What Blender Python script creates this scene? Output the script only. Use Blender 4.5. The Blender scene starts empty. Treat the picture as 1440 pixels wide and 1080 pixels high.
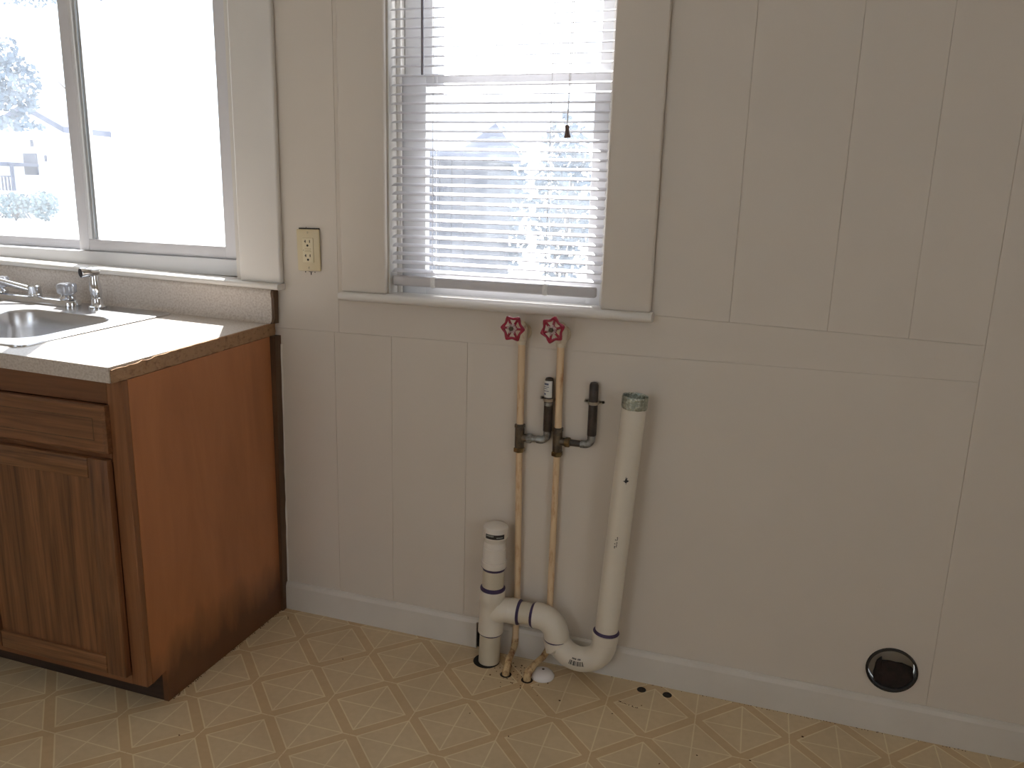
import bpy, bmesh, math, random
from mathutils import Vector, Matrix, Euler
PI = math.pi
random.seed(7)
scene = bpy.context.scene
COL = scene.collection

# ------------------------------------------------------------------ camera
cam_data = bpy.data.cameras.new('camera')
cam = bpy.data.objects.new('camera', cam_data)
COL.objects.link(cam)
cam_data.sensor_fit = 'HORIZONTAL'
cam_data.sensor_width = 36.0
cam_data.lens = 1123.96 / 1440.0 * 36.0
cam_data.clip_start = 0.02
cam_data.clip_end = 400
_r = Vector((0.94936, 0.31297, 0.02754))
_d = Vector((0.09712, -0.20896, -0.97309))
_f = Vector((-0.29879, 0.92649, -0.22877))
cam.matrix_world = Matrix(((_r.x, -_d.x, -_f.x, 1.1244), (_r.y, -_d.y, -_f.y, -1.9657),
                           (_r.z, -_d.z, -_f.z, 1.2763), (0, 0, 0, 1)))
scene.camera = cam

# ------------------------------------------------------------------ light
scene.view_settings.view_transform = 'Standard'
scene.view_settings.look = 'None'
scene.view_settings.exposure = 0.0
scene.view_settings.gamma = 1.0
scene.view_settings.use_curve_mapping = False
scene.cycles.max_bounces = 10
scene.cycles.diffuse_bounces = 6
scene.cycles.transparent_max_bounces = 16
scene.cycles.sample_clamp_indirect = 6.0
scene.cycles.caustics_reflective = True
scene.cycles.caustics_refractive = False

world = bpy.data.worlds.new('sky')
scene.world = world
world.use_nodes = True
_bg = world.node_tree.nodes['Background']
_bg.inputs['Color'].default_value = (0.86, 0.93, 1.0, 1)
_bg.inputs['Strength'].default_value = 3.4

sun_data = bpy.data.lights.new('sun', 'SUN')
sun_data.energy = 18.0
sun_data.angle = math.radians(0.6)
sun_data.color = (1.0, 0.97, 0.92)
sun = bpy.data.objects.new('sun', sun_data)
COL.objects.link(sun)
sun.location = (-10, 8, 12)
sun.rotation_euler = Vector((0.455, -0.70, -1.0)).to_track_quat('-Z', 'Y').to_euler()

def area(name, loc, direction, sx, sy, power, color):
    l = bpy.data.lights.new(name, 'AREA')
    l.shape = 'RECTANGLE'; l.size = sx; l.size_y = sy
    l.energy = power; l.color = color
    o = bpy.data.objects.new(name, l)
    COL.objects.link(o)
    o.location = loc
    o.rotation_euler = Vector(direction).to_track_quat('-Z', 'Y').to_euler()
    return o
# added fill lamps in front of the unseen rear and right windows
area('rear_fill_light', (-0.55, -4.16, 1.5), (0, 1, -0.12), 1.3, 1.2, 1.5, (1.0, 0.92, 0.80))
area('side_fill_light', (2.86, -2.6, 1.5), (-1, 0.25, -0.12), 1.1, 1.2, 2, (1.0, 0.86, 0.68))

# ------------------------------------------------------------------ material helpers
def new_mat(name):
    m = bpy.data.materials.new(name)
    m.use_nodes = True
    nt = m.node_tree
    return m, nt, nt.nodes['Principled BSDF']

def rgba(c): return (c[0], c[1], c[2], 1)

def plain(name, col, rough=0.5, metal=0.0, var=0.06, vscale=8.0, bump=0.0, bscale=60.0, detail=4, coat=0.0, spec=None):
    """one colour with a little noise variation and optional fine relief"""
    m, nt, b = new_mat(name)
    N, L = nt.nodes, nt.links
    tc = N.new('ShaderNodeTexCoord')
    nz = N.new('ShaderNodeTexNoise'); nz.inputs['Scale'].default_value = vscale; nz.inputs['Detail'].default_value = detail
    L.new(tc.outputs['Object'], nz.inputs['Vector'])
    mx = N.new('ShaderNodeMix'); mx.data_type = 'RGBA'
    mx.inputs['A'].default_value = rgba([max(0, c * (1 - var)) for c in col])
    mx.inputs['B'].default_value = rgba([min(1, c * (1 + var)) for c in col])
    L.new(nz.outputs['Fac'], mx.inputs['Factor'])
    L.new(mx.outputs['Result'], b.inputs['Base Color'])
    b.inputs['Roughness'].default_value = rough
    b.inputs['Metallic'].default_value = metal
    b.inputs['Coat Weight'].default_value = coat
    if spec is not None: b.inputs['Specular IOR Level'].default_value = spec
    if bump > 0:
        n2 = N.new('ShaderNodeTexNoise'); n2.inputs['Scale'].default_value = bscale; n2.inputs['Detail'].default_value = 5
        L.new(tc.outputs['Object'], n2.inputs['Vector'])
        bp = N.new('ShaderNodeBump'); bp.inputs['Strength'].default_value = bump; bp.inputs['Distance'].default_value = 0.002
        L.new(n2.outputs['Fac'], bp.inputs['Height'])
        L.new(bp.outputs['Normal'], b.inputs['Normal'])
    return m

def spotted(name, base, spot, scale, lo, hi, rough=0.5, metal=0.0, stretch=(1, 1, 1), bump=0.0):
    """base colour with patches of wear / rust / specks of another colour"""
    m, nt, b = new_mat(name)
    N, L = nt.nodes, nt.links
    tc = N.new('ShaderNodeTexCoord')
    mp = N.new('ShaderNodeMapping'); mp.inputs['Scale'].default_value = stretch
    L.new(tc.outputs['Object'], mp.inputs['Vector'])
    nz = N.new('ShaderNodeTexNoise'); nz.inputs['Scale'].default_value = scale; nz.inputs['Detail'].default_value = 6
    nz.inputs['Roughness'].default_value = 0.65
    L.new(mp.outputs['Vector'], nz.inputs['Vector'])
    cr = N.new('ShaderNodeValToRGB')
    cr.color_ramp.elements[0].position = lo; cr.color_ramp.elements[0].color = rgba(base)
    cr.color_ramp.elements[1].position = hi; cr.color_ramp.elements[1].color = rgba(spot)
    L.new(nz.outputs['Fac'], cr.inputs['Fac'])
    L.new(cr.outputs['Color'], b.inputs['Base Color'])
    b.inputs['Roughness'].default_value = rough
    b.inputs['Metallic'].default_value = metal
    if bump > 0:
        bp = N.new('ShaderNodeBump'); bp.inputs['Strength'].default_value = bump; bp.inputs['Distance'].default_value = 0.002
        L.new(nz.outputs['Fac'], bp.inputs['Height'])
        L.new(bp.outputs['Normal'], b.inputs['Normal'])
    return m

def wood(name, dark, light, grain=(45, 45, 2.2), rough=0.42, contrast=(0.35, 0.7), stain=None, bump=0.15):
    """long grained wood; stain = (z below which old water damage darkens the veneer)"""
    m, nt, b = new_mat(name)
    N, L = nt.nodes, nt.links
    tc = N.new('ShaderNodeTexCoord')
    mp = N.new('ShaderNodeMapping'); mp.inputs['Scale'].default_value = grain
    L.new(tc.outputs['Object'], mp.inputs['Vector'])
    n1 = N.new('ShaderNodeTexNoise'); n1.inputs['Scale'].default_value = 1.0; n1.inputs['Detail'].default_value = 8
    n1.inputs['Distortion'].default_value = 1.2; n1.inputs['Roughness'].default_value = 0.62
    L.new(mp.outputs['Vector'], n1.inputs['Vector'])
    mp2 = N.new('ShaderNodeMapping'); mp2.inputs['Scale'].default_value = [g * 5 if g > 10 else g * 2.2 for g in grain]
    L.new(tc.outputs['Object'], mp2.inputs['Vector'])
    n2 = N.new('ShaderNodeTexNoise'); n2.inputs['Scale'].default_value = 1.0; n2.inputs['Detail'].default_value = 3
    L.new(mp2.outputs['Vector'], n2.inputs['Vector'])
    ad = N.new('ShaderNodeMath'); ad.operation = 'MULTIPLY_ADD'; ad.inputs[1].default_value = 0.35
    L.new(n2.outputs['Fac'], ad.inputs[0]); 
    mu = N.new('ShaderNodeMath'); mu.operation = 'MULTIPLY'; mu.inputs[1].default_value = 0.68
    L.new(n1.outputs['Fac'], mu.inputs[0]); L.new(mu.outputs[0], ad.inputs[2])
    cr = N.new('ShaderNodeValToRGB')
    cr.color_ramp.elements[0].position = contrast[0]; cr.color_ramp.elements[0].color = rgba(dark)
    cr.color_ramp.elements[1].position = contrast[1]; cr.color_ramp.elements[1].color = rgba(light)
    L.new(ad.outputs[0], cr.inputs['Fac'])
    out = cr.outputs['Color']
    if stain:
        geo = N.new('ShaderNodeNewGeometry')
        sep = N.new('ShaderNodeSeparateXYZ'); L.new(geo.outputs['Position'], sep.inputs[0])
        n3 = N.new('ShaderNodeTexNoise'); n3.inputs['Scale'].default_value = 9; n3.inputs['Detail'].default_value = 5
        mp3 = N.new('ShaderNodeMapping'); mp3.inputs['Scale'].default_value = (1, 1.6, 0.5)
        L.new(geo.outputs['Position'], mp3.inputs['Vector']); L.new(mp3.outputs['Vector'], n3.inputs['Vector'])
        a = N.new('ShaderNodeMath'); a.operation = 'MULTIPLY_ADD'; a.inputs[1].default_value = -0.22
        L.new(n3.outputs['Fac'], a.inputs[0]); L.new(sep.outputs['Z'], a.inputs[2])
        mr = N.new('ShaderNodeMapRange'); mr.inputs['From Min'].default_value = -0.14 + stain; mr.inputs['From Max'].default_value = -0.01 + stain
        mr.inputs['To Min'].default_value = 0.72; mr.inputs['To Max'].default_value = 0.0
        L.new(a.outputs[0], mr.inputs['Value'])
        mx = N.new('ShaderNodeMix'); mx.data_type = 'RGBA'
        mx.inputs['B'].default_value = (0.028, 0.016, 0.010, 1)
        L.new(mr.outputs['Result'], mx.inputs['Factor']); L.new(out, mx.inputs['A'])
        out = mx.outputs['Result']
    L.new(out, b.inputs['Base Color'])
    b.inputs['Roughness'].default_value = rough
    bp = N.new('ShaderNodeBump'); bp.inputs['Strength'].default_value = bump; bp.inputs['Distance'].default_value = 0.001
    L.new(ad.outputs[0], bp.inputs['Height']); L.new(bp.outputs['Normal'], b.inputs['Normal'])
    return m

def glass_mat(name, tint=(1, 1, 1), haze=0.03):
    m = bpy.data.materials.new(name); m.use_nodes = True
    nt = m.node_tree; N, L = nt.nodes, nt.links
    N.clear()
    out = N.new('ShaderNodeOutputMaterial')
    tr = N.new('ShaderNodeBsdfTransparent'); tr.inputs['Color'].default_value = rgba(tint)
    gl = N.new('ShaderNodeBsdfGlossy'); gl.inputs['Roughness'].default_value = 0.02
    df = N.new('ShaderNodeBsdfTranslucent'); df.inputs['Color'].default_value = (0.9, 0.92, 0.95, 1)
    m1 = N.new('ShaderNodeMixShader'); m2 = N.new('ShaderNodeMixShader')
    tc = N.new('ShaderNodeTexCoord')
    nz = N.new('ShaderNodeTexNoise'); nz.inputs['Scale'].default_value = 14; nz.inputs['Detail'].default_value = 7
    L.new(tc.outputs['Object'], nz.inputs['Vector'])
    mu = N.new('ShaderNodeMath'); mu.operation = 'MULTIPLY'; mu.inputs[1].default_value = haze * 2
    L.new(nz.outputs['Fac'], mu.inputs[0])
    m1.inputs['Fac'].default_value = 0.05; L.new(tr.outputs[0], m1.inputs[1]); L.new(gl.outputs[0], m1.inputs[2])
    L.new(mu.outputs[0], m2.inputs['Fac']); L.new(m1.outputs[0], m2.inputs[1]); L.new(df.outputs[0], m2.inputs[2])
    L.new(m2.outputs[0], out.inputs['Surface'])
    return m

def slat_mat():
    m = bpy.data.materials.new('white_vinyl_slat'); m.use_nodes = True
    nt = m.node_tree; N, L = nt.nodes, nt.links
    b = N['Principled BSDF']; out = N['Material Output']
    tc = N.new('ShaderNodeTexCoord'); nz = N.new('ShaderNodeTexNoise'); nz.inputs['Scale'].default_value = 25
    L.new(tc.outputs['Object'], nz.inputs['Vector'])
    mx = N.new('ShaderNodeMix'); mx.data_type = 'RGBA'
    mx.inputs['A'].default_value = (0.76, 0.75, 0.78, 1); mx.inputs['B'].default_value = (0.84, 0.83, 0.85, 1)
    L.new(nz.outputs['Fac'], mx.inputs['Factor']); L.new(mx.outputs['Result'], b.inputs['Base Color'])
    b.inputs['Roughness'].default_value = 0.4
    t = N.new('ShaderNodeBsdfTranslucent'); t.inputs['Color'].default_value = (0.8, 0.79, 0.80, 1)
    ms = N.new('ShaderNodeMixShader'); ms.inputs['Fac'].default_value = 0.22
    L.new(b.outputs[0], ms.inputs[1]); L.new(t.outputs[0], ms.inputs[2]); L.new(ms.outputs[0], out.inputs['Surface'])
    return m

def floor_mat():
    """sheet vinyl: diamond lattice of tan strips, cream pinstripes, crossed squares"""
    m, nt, b = new_mat('vinyl_sheet_floor')
    N, L = nt.nodes, nt.links
    def M(op, a, c=None, d=None):
        n = N.new('ShaderNodeMath'); n.operation = op
        for k, v in enumerate((a, c, d)):
            if v is None: continue
            if isinstance(v, (int, float)): n.inputs[k].default_value = v
            else: L.new(v, n.inputs[k])
        return n.outputs[0]
    geo = N.new('ShaderNodeNewGeometry')
    sep = N.new('ShaderNodeSeparateXYZ'); L.new(geo.outputs['Position'], sep.inputs[0])
    S = 0.16; a = PI / 4 + 0.019
    dx = M('DIVIDE', M('SUBTRACT', sep.outputs['X'], -0.0844), S)
    dy = M('DIVIDE', M('SUBTRACT', sep.outputs['Y'], -0.3702), S)
    u = M('SUBTRACT', M('MULTIPLY', dx, math.sin(a)), M('MULTIPLY', dy, math.cos(a)))
    v = M('ADD', M('MULTIPLY', dx, math.cos(a)), M('MULTIPLY', dy, math.sin(a)))
    fu = M('FRACT', M('ADD', u, 40)); fv = M('FRACT', M('ADD', v, 40))
    par = M('MODULO', M('ADD', M('FLOOR', M('ADD', u, 40)), M('FLOOR', M('ADD', v, 40))), 2)   # 0: framed square, 1: running square
    eu = M('MINIMUM', fu, M('SUBTRACT', 1, fu)); ev = M('MINIMUM', fv, M('SUBTRACT', 1, fv))
    hw = 0.083; lw = 0.0105
    e = M('MINIMUM', eu, ev)
    strip = M('LESS_THAN', e, hw)
    # pinstripes along the strip edges, ending at the crossings
    mx_e = M('MAXIMUM', eu, ev)
    inside = M('GREATER_THAN', e, hw - lw)
    edge = M('MULTIPLY', M('LESS_THAN', M('ABSOLUTE', M('SUBTRACT', e, hw)), lw), M('GREATER_THAN', mx_e, hw - lw))
    d1 = M('LESS_THAN', M('ABSOLUTE', M('SUBTRACT', fu, fv)), lw * 1.3)
    d2 = M('LESS_THAN', M('ABSOLUTE', M('SUBTRACT', M('ADD', fu, fv), 1)), lw * 1.3)
    dg = M('MAXIMUM', d1, d2)
    dgm = M('MULTIPLY', dg, M('MAXIMUM', par, inside))
    line = M('MAXIMUM', edge, dgm)
    nz = N.new('ShaderNodeTexNoise'); nz.inputs['Scale'].default_value = 55; nz.inputs['Detail'].default_value = 6
    nb = N.new('ShaderNodeTexNoise'); nb.inputs['Scale'].default_value = 4; nb.inputs['Detail'].default_value = 5
    L.new(geo.outputs['Position'], nz.inputs['Vector']); L.new(geo.outputs['Position'], nb.inputs['Vector'])
    def mix(f, A, B):
        n = N.new('ShaderNodeMix'); n.data_type = 'RGBA'
        L.new(f, n.inputs['Factor'])
        for k, val in (('A', A), ('B', B)):
            if isinstance(val, tuple): n.inputs[k].default_value = rgba(val)
            else: L.new(val, n.inputs[k])
        return n.outputs['Result']
    field = mix(nz.outputs['Fac'], FIELD_A, FIELD_B)
    st = mix(nz.outputs['Fac'], STRIP_A, STRIP_B)
    c = mix(strip, field, st)
    c = mix(M('MULTIPLY', line, 0.65), c, LINE_C)
    # overall grime
    g = N.new('ShaderNodeMapRange'); g.inputs['From Min'].default_value = 0.45; g.inputs['From Max'].default_value = 0.75
    g.inputs['To Min'].default_value = 0; g.inputs['To Max'].default_value = 0.30
    L.new(nb.outputs['Fac'], g.inputs['Value'])
    c = mix(g.outputs['Result'], c, (0.30, 0.22, 0.14))
    L.new(c, b.inputs['Base Color'])
    b.inputs['Roughness'].default_value = 0.42
    bp = N.new('ShaderNodeBump'); bp.inputs['Strength'].default_value = 0.25; bp.inputs['Distance'].default_value = 0.0008
    L.new(M('ADD', M('MULTIPLY', line, 0.5), M('MULTIPLY', nz.outputs['Fac'], 0.4)), bp.inputs['Height'])
    L.new(bp.outputs['Normal'], b.inputs['Normal'])
    return m
FIELD_A, FIELD_B = (0.60, 0.465, 0.285), (0.72, 0.575, 0.37)
STRIP_A, STRIP_B = (0.56, 0.395, 0.215), (0.66, 0.485, 0.285)
LINE_C = (0.86, 0.76, 0.52)

WALL = plain('cream_wall_paint', (0.66, 0.60, 0.525), 0.5, var=0.05, vscale=3, bump=0.12, bscale=90)
TRIM = plain('off_white_trim_paint', (0.71, 0.68, 0.635), 0.34, var=0.05, vscale=5, bump=0.10, bscale=40)
BASEB = plain('baseboard_paint', (0.66, 0.625, 0.57), 0.4, var=0.08, vscale=9, bump=0.15, bscale=50)
CEIL = plain('ceiling_paint', (0.75, 0.71, 0.65), 0.8, var=0.03)
VINYL = plain('white_window_vinyl', (0.72, 0.72, 0.73), 0.35, var=0.03)
SASHP = plain('grey_white_sash_paint', (0.66, 0.65, 0.67), 0.4, var=0.04)
ALU = plain('window_aluminium', (0.55, 0.57, 0.58), 0.3, 0.85, var=0.05)
GLASS = glass_mat('window_glass', (0.97, 0.98, 1.0), 0.035)
SLAT = slat_mat()
CORDM = plain('white_cord', (0.75, 0.74, 0.74), 0.7)
TASSEL = plain('brown_wood_tassel', (0.13, 0.08, 0.07), 0.5)
WANDM = plain('smoky_clear_wand', (0.24, 0.22, 0.25), 0.2)
RAILM = plain('grey_white_blind_rail', (0.56, 0.54, 0.55), 0.4, var=0.03)
TAPE = plain('clear_plastic_tab', (0.78, 0.77, 0.76), 0.25, var=0.15, vscale=200)
FLOORM = floor_mat()
OAK = wood('oak_door_wood', (0.075, 0.028, 0.011), (0.275, 0.118, 0.048), (38, 38, 2.0), 0.4)
OAKH = wood('oak_rail_wood', (0.080, 0.031, 0.012), (0.31, 0.140, 0.058), (2.4, 38, 46), 0.4)
OAKD = wood('oak_drawer_wood', (0.105, 0.041, 0.017), (0.27, 0.119, 0.050), (2.4, 38, 40), 0.4)
FRAMEH = wood('oak_face_rail_wood', (0.12, 0.045, 0.018), (0.225, 0.092, 0.037), (2.0, 26, 26), 0.42)
FRAMEW = wood('oak_face_frame_wood', (0.15, 0.057, 0.022), (0.285, 0.120, 0.048), (26, 26, 2.0), 0.42)
VENEER = wood('birch_veneer_side', (0.34, 0.127, 0.048), (0.50, 0.205, 0.083), (7, 7, 1.6), 0.36, (0.3, 0.75), stain=0.095, bump=0.04)
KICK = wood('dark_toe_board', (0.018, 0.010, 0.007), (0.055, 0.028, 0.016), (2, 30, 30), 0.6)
STRIPW = wood('stained_filler_wood', (0.05, 0.028, 0.014), (0.14, 0.075, 0.036), (40, 40, 2), 0.55)
LAM = spotted('speckled_beige_laminate', (0.60, 0.545, 0.49), (0.45, 0.385, 0.33), 170, 0.42, 0.64, 0.35)
PBOARD = spotted('raw_particle_board', (0.36, 0.21, 0.11), (0.17, 0.085, 0.04), 60, 0.50, 0.74, 0.85, stretch=(1, 1, 1.5), bump=0.8)
STEEL = plain('brushed_stainless_steel', (0.62, 0.62, 0.63), 0.27, 1.0, var=0.04, vscale=60)
CHROME = plain('chrome', (0.78, 0.79, 0.81), 0.08, 1.0, var=0.02)
ACRYL = plain('clear_grey_acrylic', (0.55, 0.57, 0.62), 0.08, 0.6, var=0.1, vscale=60)
BLACK = plain('black_plastic', (0.012, 0.012, 0.014), 0.4)
BEIGE = plain('beige_plastic', (0.66, 0.56, 0.36), 0.4, var=0.03)
BEIGE2 = plain('light_beige_plastic', (0.72, 0.63, 0.43), 0.38, var=0.03)
SLOT = plain('dark_slot', (0.02, 0.016, 0.012), 0.7)
PVC = plain('white_pvc', (0.72, 0.665, 0.565), 0.33, var=0.04, vscale=12)
PVCOLD = plain('yellowed_pvc_pipe', (0.60, 0.54, 0.42), 0.4, var=0.08, vscale=14)
PVCW = plain('bright_white_pvc', (0.76, 0.71, 0.64), 0.32, var=0.03)
PURPLE = plain('purple_primer', (0.045, 0.028, 0.085), 0.5, var=0.3, vscale=40)
COPPAINT = spotted('cream_painted_pipe', (0.72, 0.54, 0.34), (0.42, 0.17, 0.05), 30, 0.53, 0.74, 0.45, stretch=(1.6, 1.6, 0.35))
RUSTY = spotted('rust_stained_pipe', (0.60, 0.44, 0.24), (0.20, 0.07, 0.025), 45, 0.46, 0.66, 0.55)
FITTING = spotted('aged_bronze_fitting', (0.085, 0.072, 0.058), (0.19, 0.14, 0.085), 60, 0.45, 0.7, 0.42, 0.55)
BRASS = spotted('tarnished_brass_nut', (0.24, 0.165, 0.075), (0.09, 0.065, 0.04), 70, 0.45, 0.7, 0.35, 0.75)
SOLDER = spotted('solder_grey_copper', (0.33, 0.34, 0.33), (0.11, 0.09, 0.08), 55, 0.45, 0.65, 0.35, 0.6)
STUBM = spotted('dark_oxidised_copper', (0.055, 0.046, 0.042), (0.10, 0.082, 0.072), 40, 0.45, 0.7, 0.45, 0.45)
RED = plain('red_enamel', (0.30, 0.010, 0.038), 0.3, var=0.15, vscale=60, coat=0.3)
NUTM = plain('pale_zinc_nut', (0.55, 0.42, 0.42), 0.4, 0.4, var=0.15, vscale=80)
VALVEP = spotted('painted_valve_body', (0.66, 0.58, 0.45), (0.45, 0.22, 0.09), 60, 0.55, 0.75, 0.45)
FOIL = spotted('crinkled_foil_tape', (0.34, 0.38, 0.33), (0.60, 0.64, 0.58), 140, 0.46, 0.6, 0.25, 0.8, bump=1.0)
LABELW = plain('white_paper_label', (0.68, 0.68, 0.66), 0.6)
INK = plain('black_ink', (0.018, 0.017, 0.02), 0.6)
INKB = plain('blue_grey_ink', (0.10, 0.12, 0.20), 0.6)
GALV = plain('galvanised_duct', (0.30, 0.30, 0.30), 0.34, 0.85, var=0.2, vscale=20)
CLUMP = spotted('dark_rough_clump', (0.012, 0.008, 0.006), (0.03, 0.017, 0.013), 50, 0.4, 0.7, 0.9, bump=1.0)
RUBBER = plain('dark_rim_seal', (0.02, 0.017, 0.015), 0.6)
HOLE = plain('dark_hole', (0.012, 0.009, 0.007), 0.9)
DIRT = spotted('rusty_dirt', (0.16, 0.07, 0.03), (0.05, 0.03, 0.02), 60, 0.4, 0.6, 0.9)
CAULK = plain('white_caulk', (0.72, 0.69, 0.64), 0.6)
STAIND = spotted('tarnish_stain', (0.46, 0.40, 0.33), (0.36, 0.31, 0.25), 30, 0.4, 0.6, 0.6)

# ------------------------------------------------------------------ mesh helpers
def B(): return bmesh.new()

def box(bm, x0, x1, y0, y1, z0, z1, bev=0.0, seg=2):
    vs = [bm.verts.new(p) for p in ((x0, y0, z0), (x1, y0, z0), (x1, y1, z0), (x0, y1, z0),
                                    (x0, y0, z1), (x1, y0, z1), (x1, y1, z1), (x0, y1, z1))]
    fs = [bm.faces.new([vs[i] for i in q]) for q in ((0, 3, 2, 1), (4, 5, 6, 7), (0, 1, 5, 4), (1, 2, 6, 5), (2, 3, 7, 6), (3, 0, 4, 7))]
    if bev > 0:
        es = list({e for f in fs for e in f.edges})
        bmesh.ops.bevel(bm, geom=es, offset=bev, segments=seg, affect='EDGES', profile=0.5)
    return bm

def frame_of(d):
    d = Vector(d).normalized()
    a = Vector((0, 0, 1)) if abs(d.z) < 0.9 else Vector((1, 0, 0))
    s = d.cross(a).normalized()
    return s, s.cross(d).normalized() if False else d.cross(s).normalized()

def tube(bm, pts, rad, n=16, cap=True, up=None):
    """swept tube; rad a number or one per point"""
    pts = [Vector(p) for p in pts]
    rad = [rad] * len(pts) if isinstance(rad, (int, float)) else list(rad)
    tang = []
    for i in range(len(pts)):
        a = pts[max(i - 1, 0)]; b = pts[min(i + 1, len(pts) - 1)]
        t = (b - a)
        tang.append(t.normalized() if t.length > 1e-9 else (tang[-1] if tang else Vector((0, 0, 1))))
    s, t2 = frame_of(tang[0])
    rings = []
    for i, p in enumerate(pts):
        if i:
            q = tang[i - 1].rotation_difference(tang[i])
            s = q @ s
        t2 = tang[i].cross(s).normalized()
        rings.append([bm.verts.new(p + rad[i] * (math.cos(2 * PI * k / n) * s + math.sin(2 * PI * k / n) * t2)) for k in range(n)])
    for i in range(len(rings) - 1):
        for k in range(n):
            bm.faces.new((rings[i][k], rings[i][(k + 1) % n], rings[i + 1][(k + 1) % n], rings[i + 1][k]))
    if cap:
        bm.faces.new(list(reversed(rings[0]))); bm.faces.new(rings[-1])
    return rings

def lathe(bm, base, axis, prof, n=24, cap=True):
    """prof: list of (distance along axis, radius)"""
    base = Vector(base); d = Vector(axis).normalized(); s, t = frame_of(d)
    rings = []
    for h, r in prof:
        rings.append([bm.verts.new(base + d * h + max(r, 1e-5) * (math.cos(2 * PI * k / n) * s + math.sin(2 * PI * k / n) * t)) for k in range(n)])
    for i in range(len(rings) - 1):
        for k in range(n):
            bm.faces.new((rings[i][k], rings[i][(k + 1) % n], rings[i + 1][(k + 1) % n], rings[i + 1][k]))
    if cap:
        bm.faces.new(list(reversed(rings[0]))); bm.faces.new(rings[-1])
    return bm

def arc(c, r, a0, a1, n, plane='xz', y=0.0):
    out = []
    for i in range(n + 1):
        a = math.radians(a0 + (a1 - a0) * i / n)
        out.append(Vector((c[0] + r * math.cos(a), y, c[1] + r * math.sin(a))))
    return out

def prism(bm, poly, x0, x1, axis='x'):
    """extrude polygon; axis x: poly in (y,z); axis y: poly in (x,z); axis z: poly in (x,y)"""
    def P(p, t):
        return {'x': (t, p[0], p[1]), 'y': (p[0], t, p[1]), 'z': (p[0], p[1], t)}[axis]
    a = [bm.verts.new(P(p, x0)) for p in poly]; b = [bm.verts.new(P(p, x1)) for p in poly]
    n = len(poly)
    for i in range(n):
        bm.faces.new((a[i], a[(i + 1) % n], b[(i + 1) % n], b[i]))
    bm.faces.new(list(reversed(a))); bm.faces.new(b)
    bmesh.ops.recalc_face_normals(bm, faces=bm.faces[:])
    return bm

def patch(bm, p0, axis, r, a0, a1, h0, h1, ref, n=8):
    """curved decal on a cylinder: p0 foot of axis, ref = direction of angle 0"""
    p0 = Vector(p0); d = Vector(axis).normalized()
    s = (Vector(ref) - d * Vector(ref).dot(d)).normalized(); t = d.cross(s)
    lo, hi = [], []
    for i in range(n + 1):
        a = math.radians(a0 + (a1 - a0) * i / n)
        q = p0 + r * (math.cos(a) * s + math.sin(a) * t)
        lo.append(bm.verts.new(q + d * h0)); hi.append(bm.verts.new(q + d * h1))
    for i in range(n):
        bm.faces.new((lo[i], lo[i + 1], hi[i + 1], hi[i]))

def rrect(x0, x1, y0, y1, r, n=6):
    out = []
    for cx, cy, a in ((x1 - r, y1 - r, 0), (x0 + r, y1 - r, 90), (x0 + r, y0 + r, 180), (x1 - r, y0 + r, 270)):
        for i in range(n + 1):
            t = math.radians(a + 90 * i / n)
            out.append((cx + r * math.cos(t), cy + r * math.sin(t)))
    return out

def world_off(o):
    v = Vector((0, 0, 0))
    while o is not None:
        v += o.location; o = o.parent
    return v

def obj(name, bm, m, parent=None, smooth=True, local=False, angle=35):
    me = bpy.data.meshes.new(name)
    bmesh.ops.recalc_face_normals(bm, faces=bm.faces[:])
    bm.to_mesh(me); bm.free()
    if parent is not None and not local:
        me.transform(Matrix.Translation(-world_off(parent)))
    if smooth:
        me.polygons.foreach_set('use_smooth', [True] * len(me.polygons))
        try: me.set_sharp_from_angle(angle=math.radians(angle))
        except Exception: pass
    me.materials.append(m)
    o = bpy.data.objects.new(name, me)
    COL.objects.link(o)
    if parent is not None: o.parent = parent
    return o

def thing(name, label, cat, loc=(0, 0, 0), rot=(0, 0, 0), group=None):
    o = bpy.data.objects.new(name, None); COL.objects.link(o)
    o.empty_display_size = 0.05
    o.location = loc; o.rotation_euler = rot
    o['label'] = label; o['category'] = cat
    if group: o['group'] = group
    return o

def tag(o, label, cat, group=None):
    o['label'] = label; o['category'] = cat
    if group: o['group'] = group
    return o

def root_struct(name, loc=(0, 0, 0), label=None):
    o = bpy.data.objects.new(name, None); COL.objects.link(o)
    o.empty_display_size = 0.05; o.location = loc; o['kind'] = 'structure'
    return o

def struct(name, bm, m, smooth=False):
    o = obj(name, bm, m, None, smooth); o['kind'] = 'structure'
    return o

# ------------------------------------------------------------------ room shell
XL, XR, YR, ZC = -2.4, 2.9, -4.2, 2.45
W1 = (-1.60, -0.345, 1.02, 2.06)      # opening of the sliding window
W2 = (0.130, 0.722, 0.985, 2.10)      # opening of the double hung window
bm = B(); box(bm, XL, XR, YR, 0.16, -0.06, 0.0)
floor = struct('floor', bm, FLOORM)
bm = B(); box(bm, XL, XR, YR, 0.16, ZC, ZC + 0.06)
struct('ceiling', bm, CEIL)
# left wall, plain
bm = B(); box(bm, XL - 0.1, XL, YR, 0.16, 0, ZC); struct('wall_left', bm, WALL)
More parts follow.
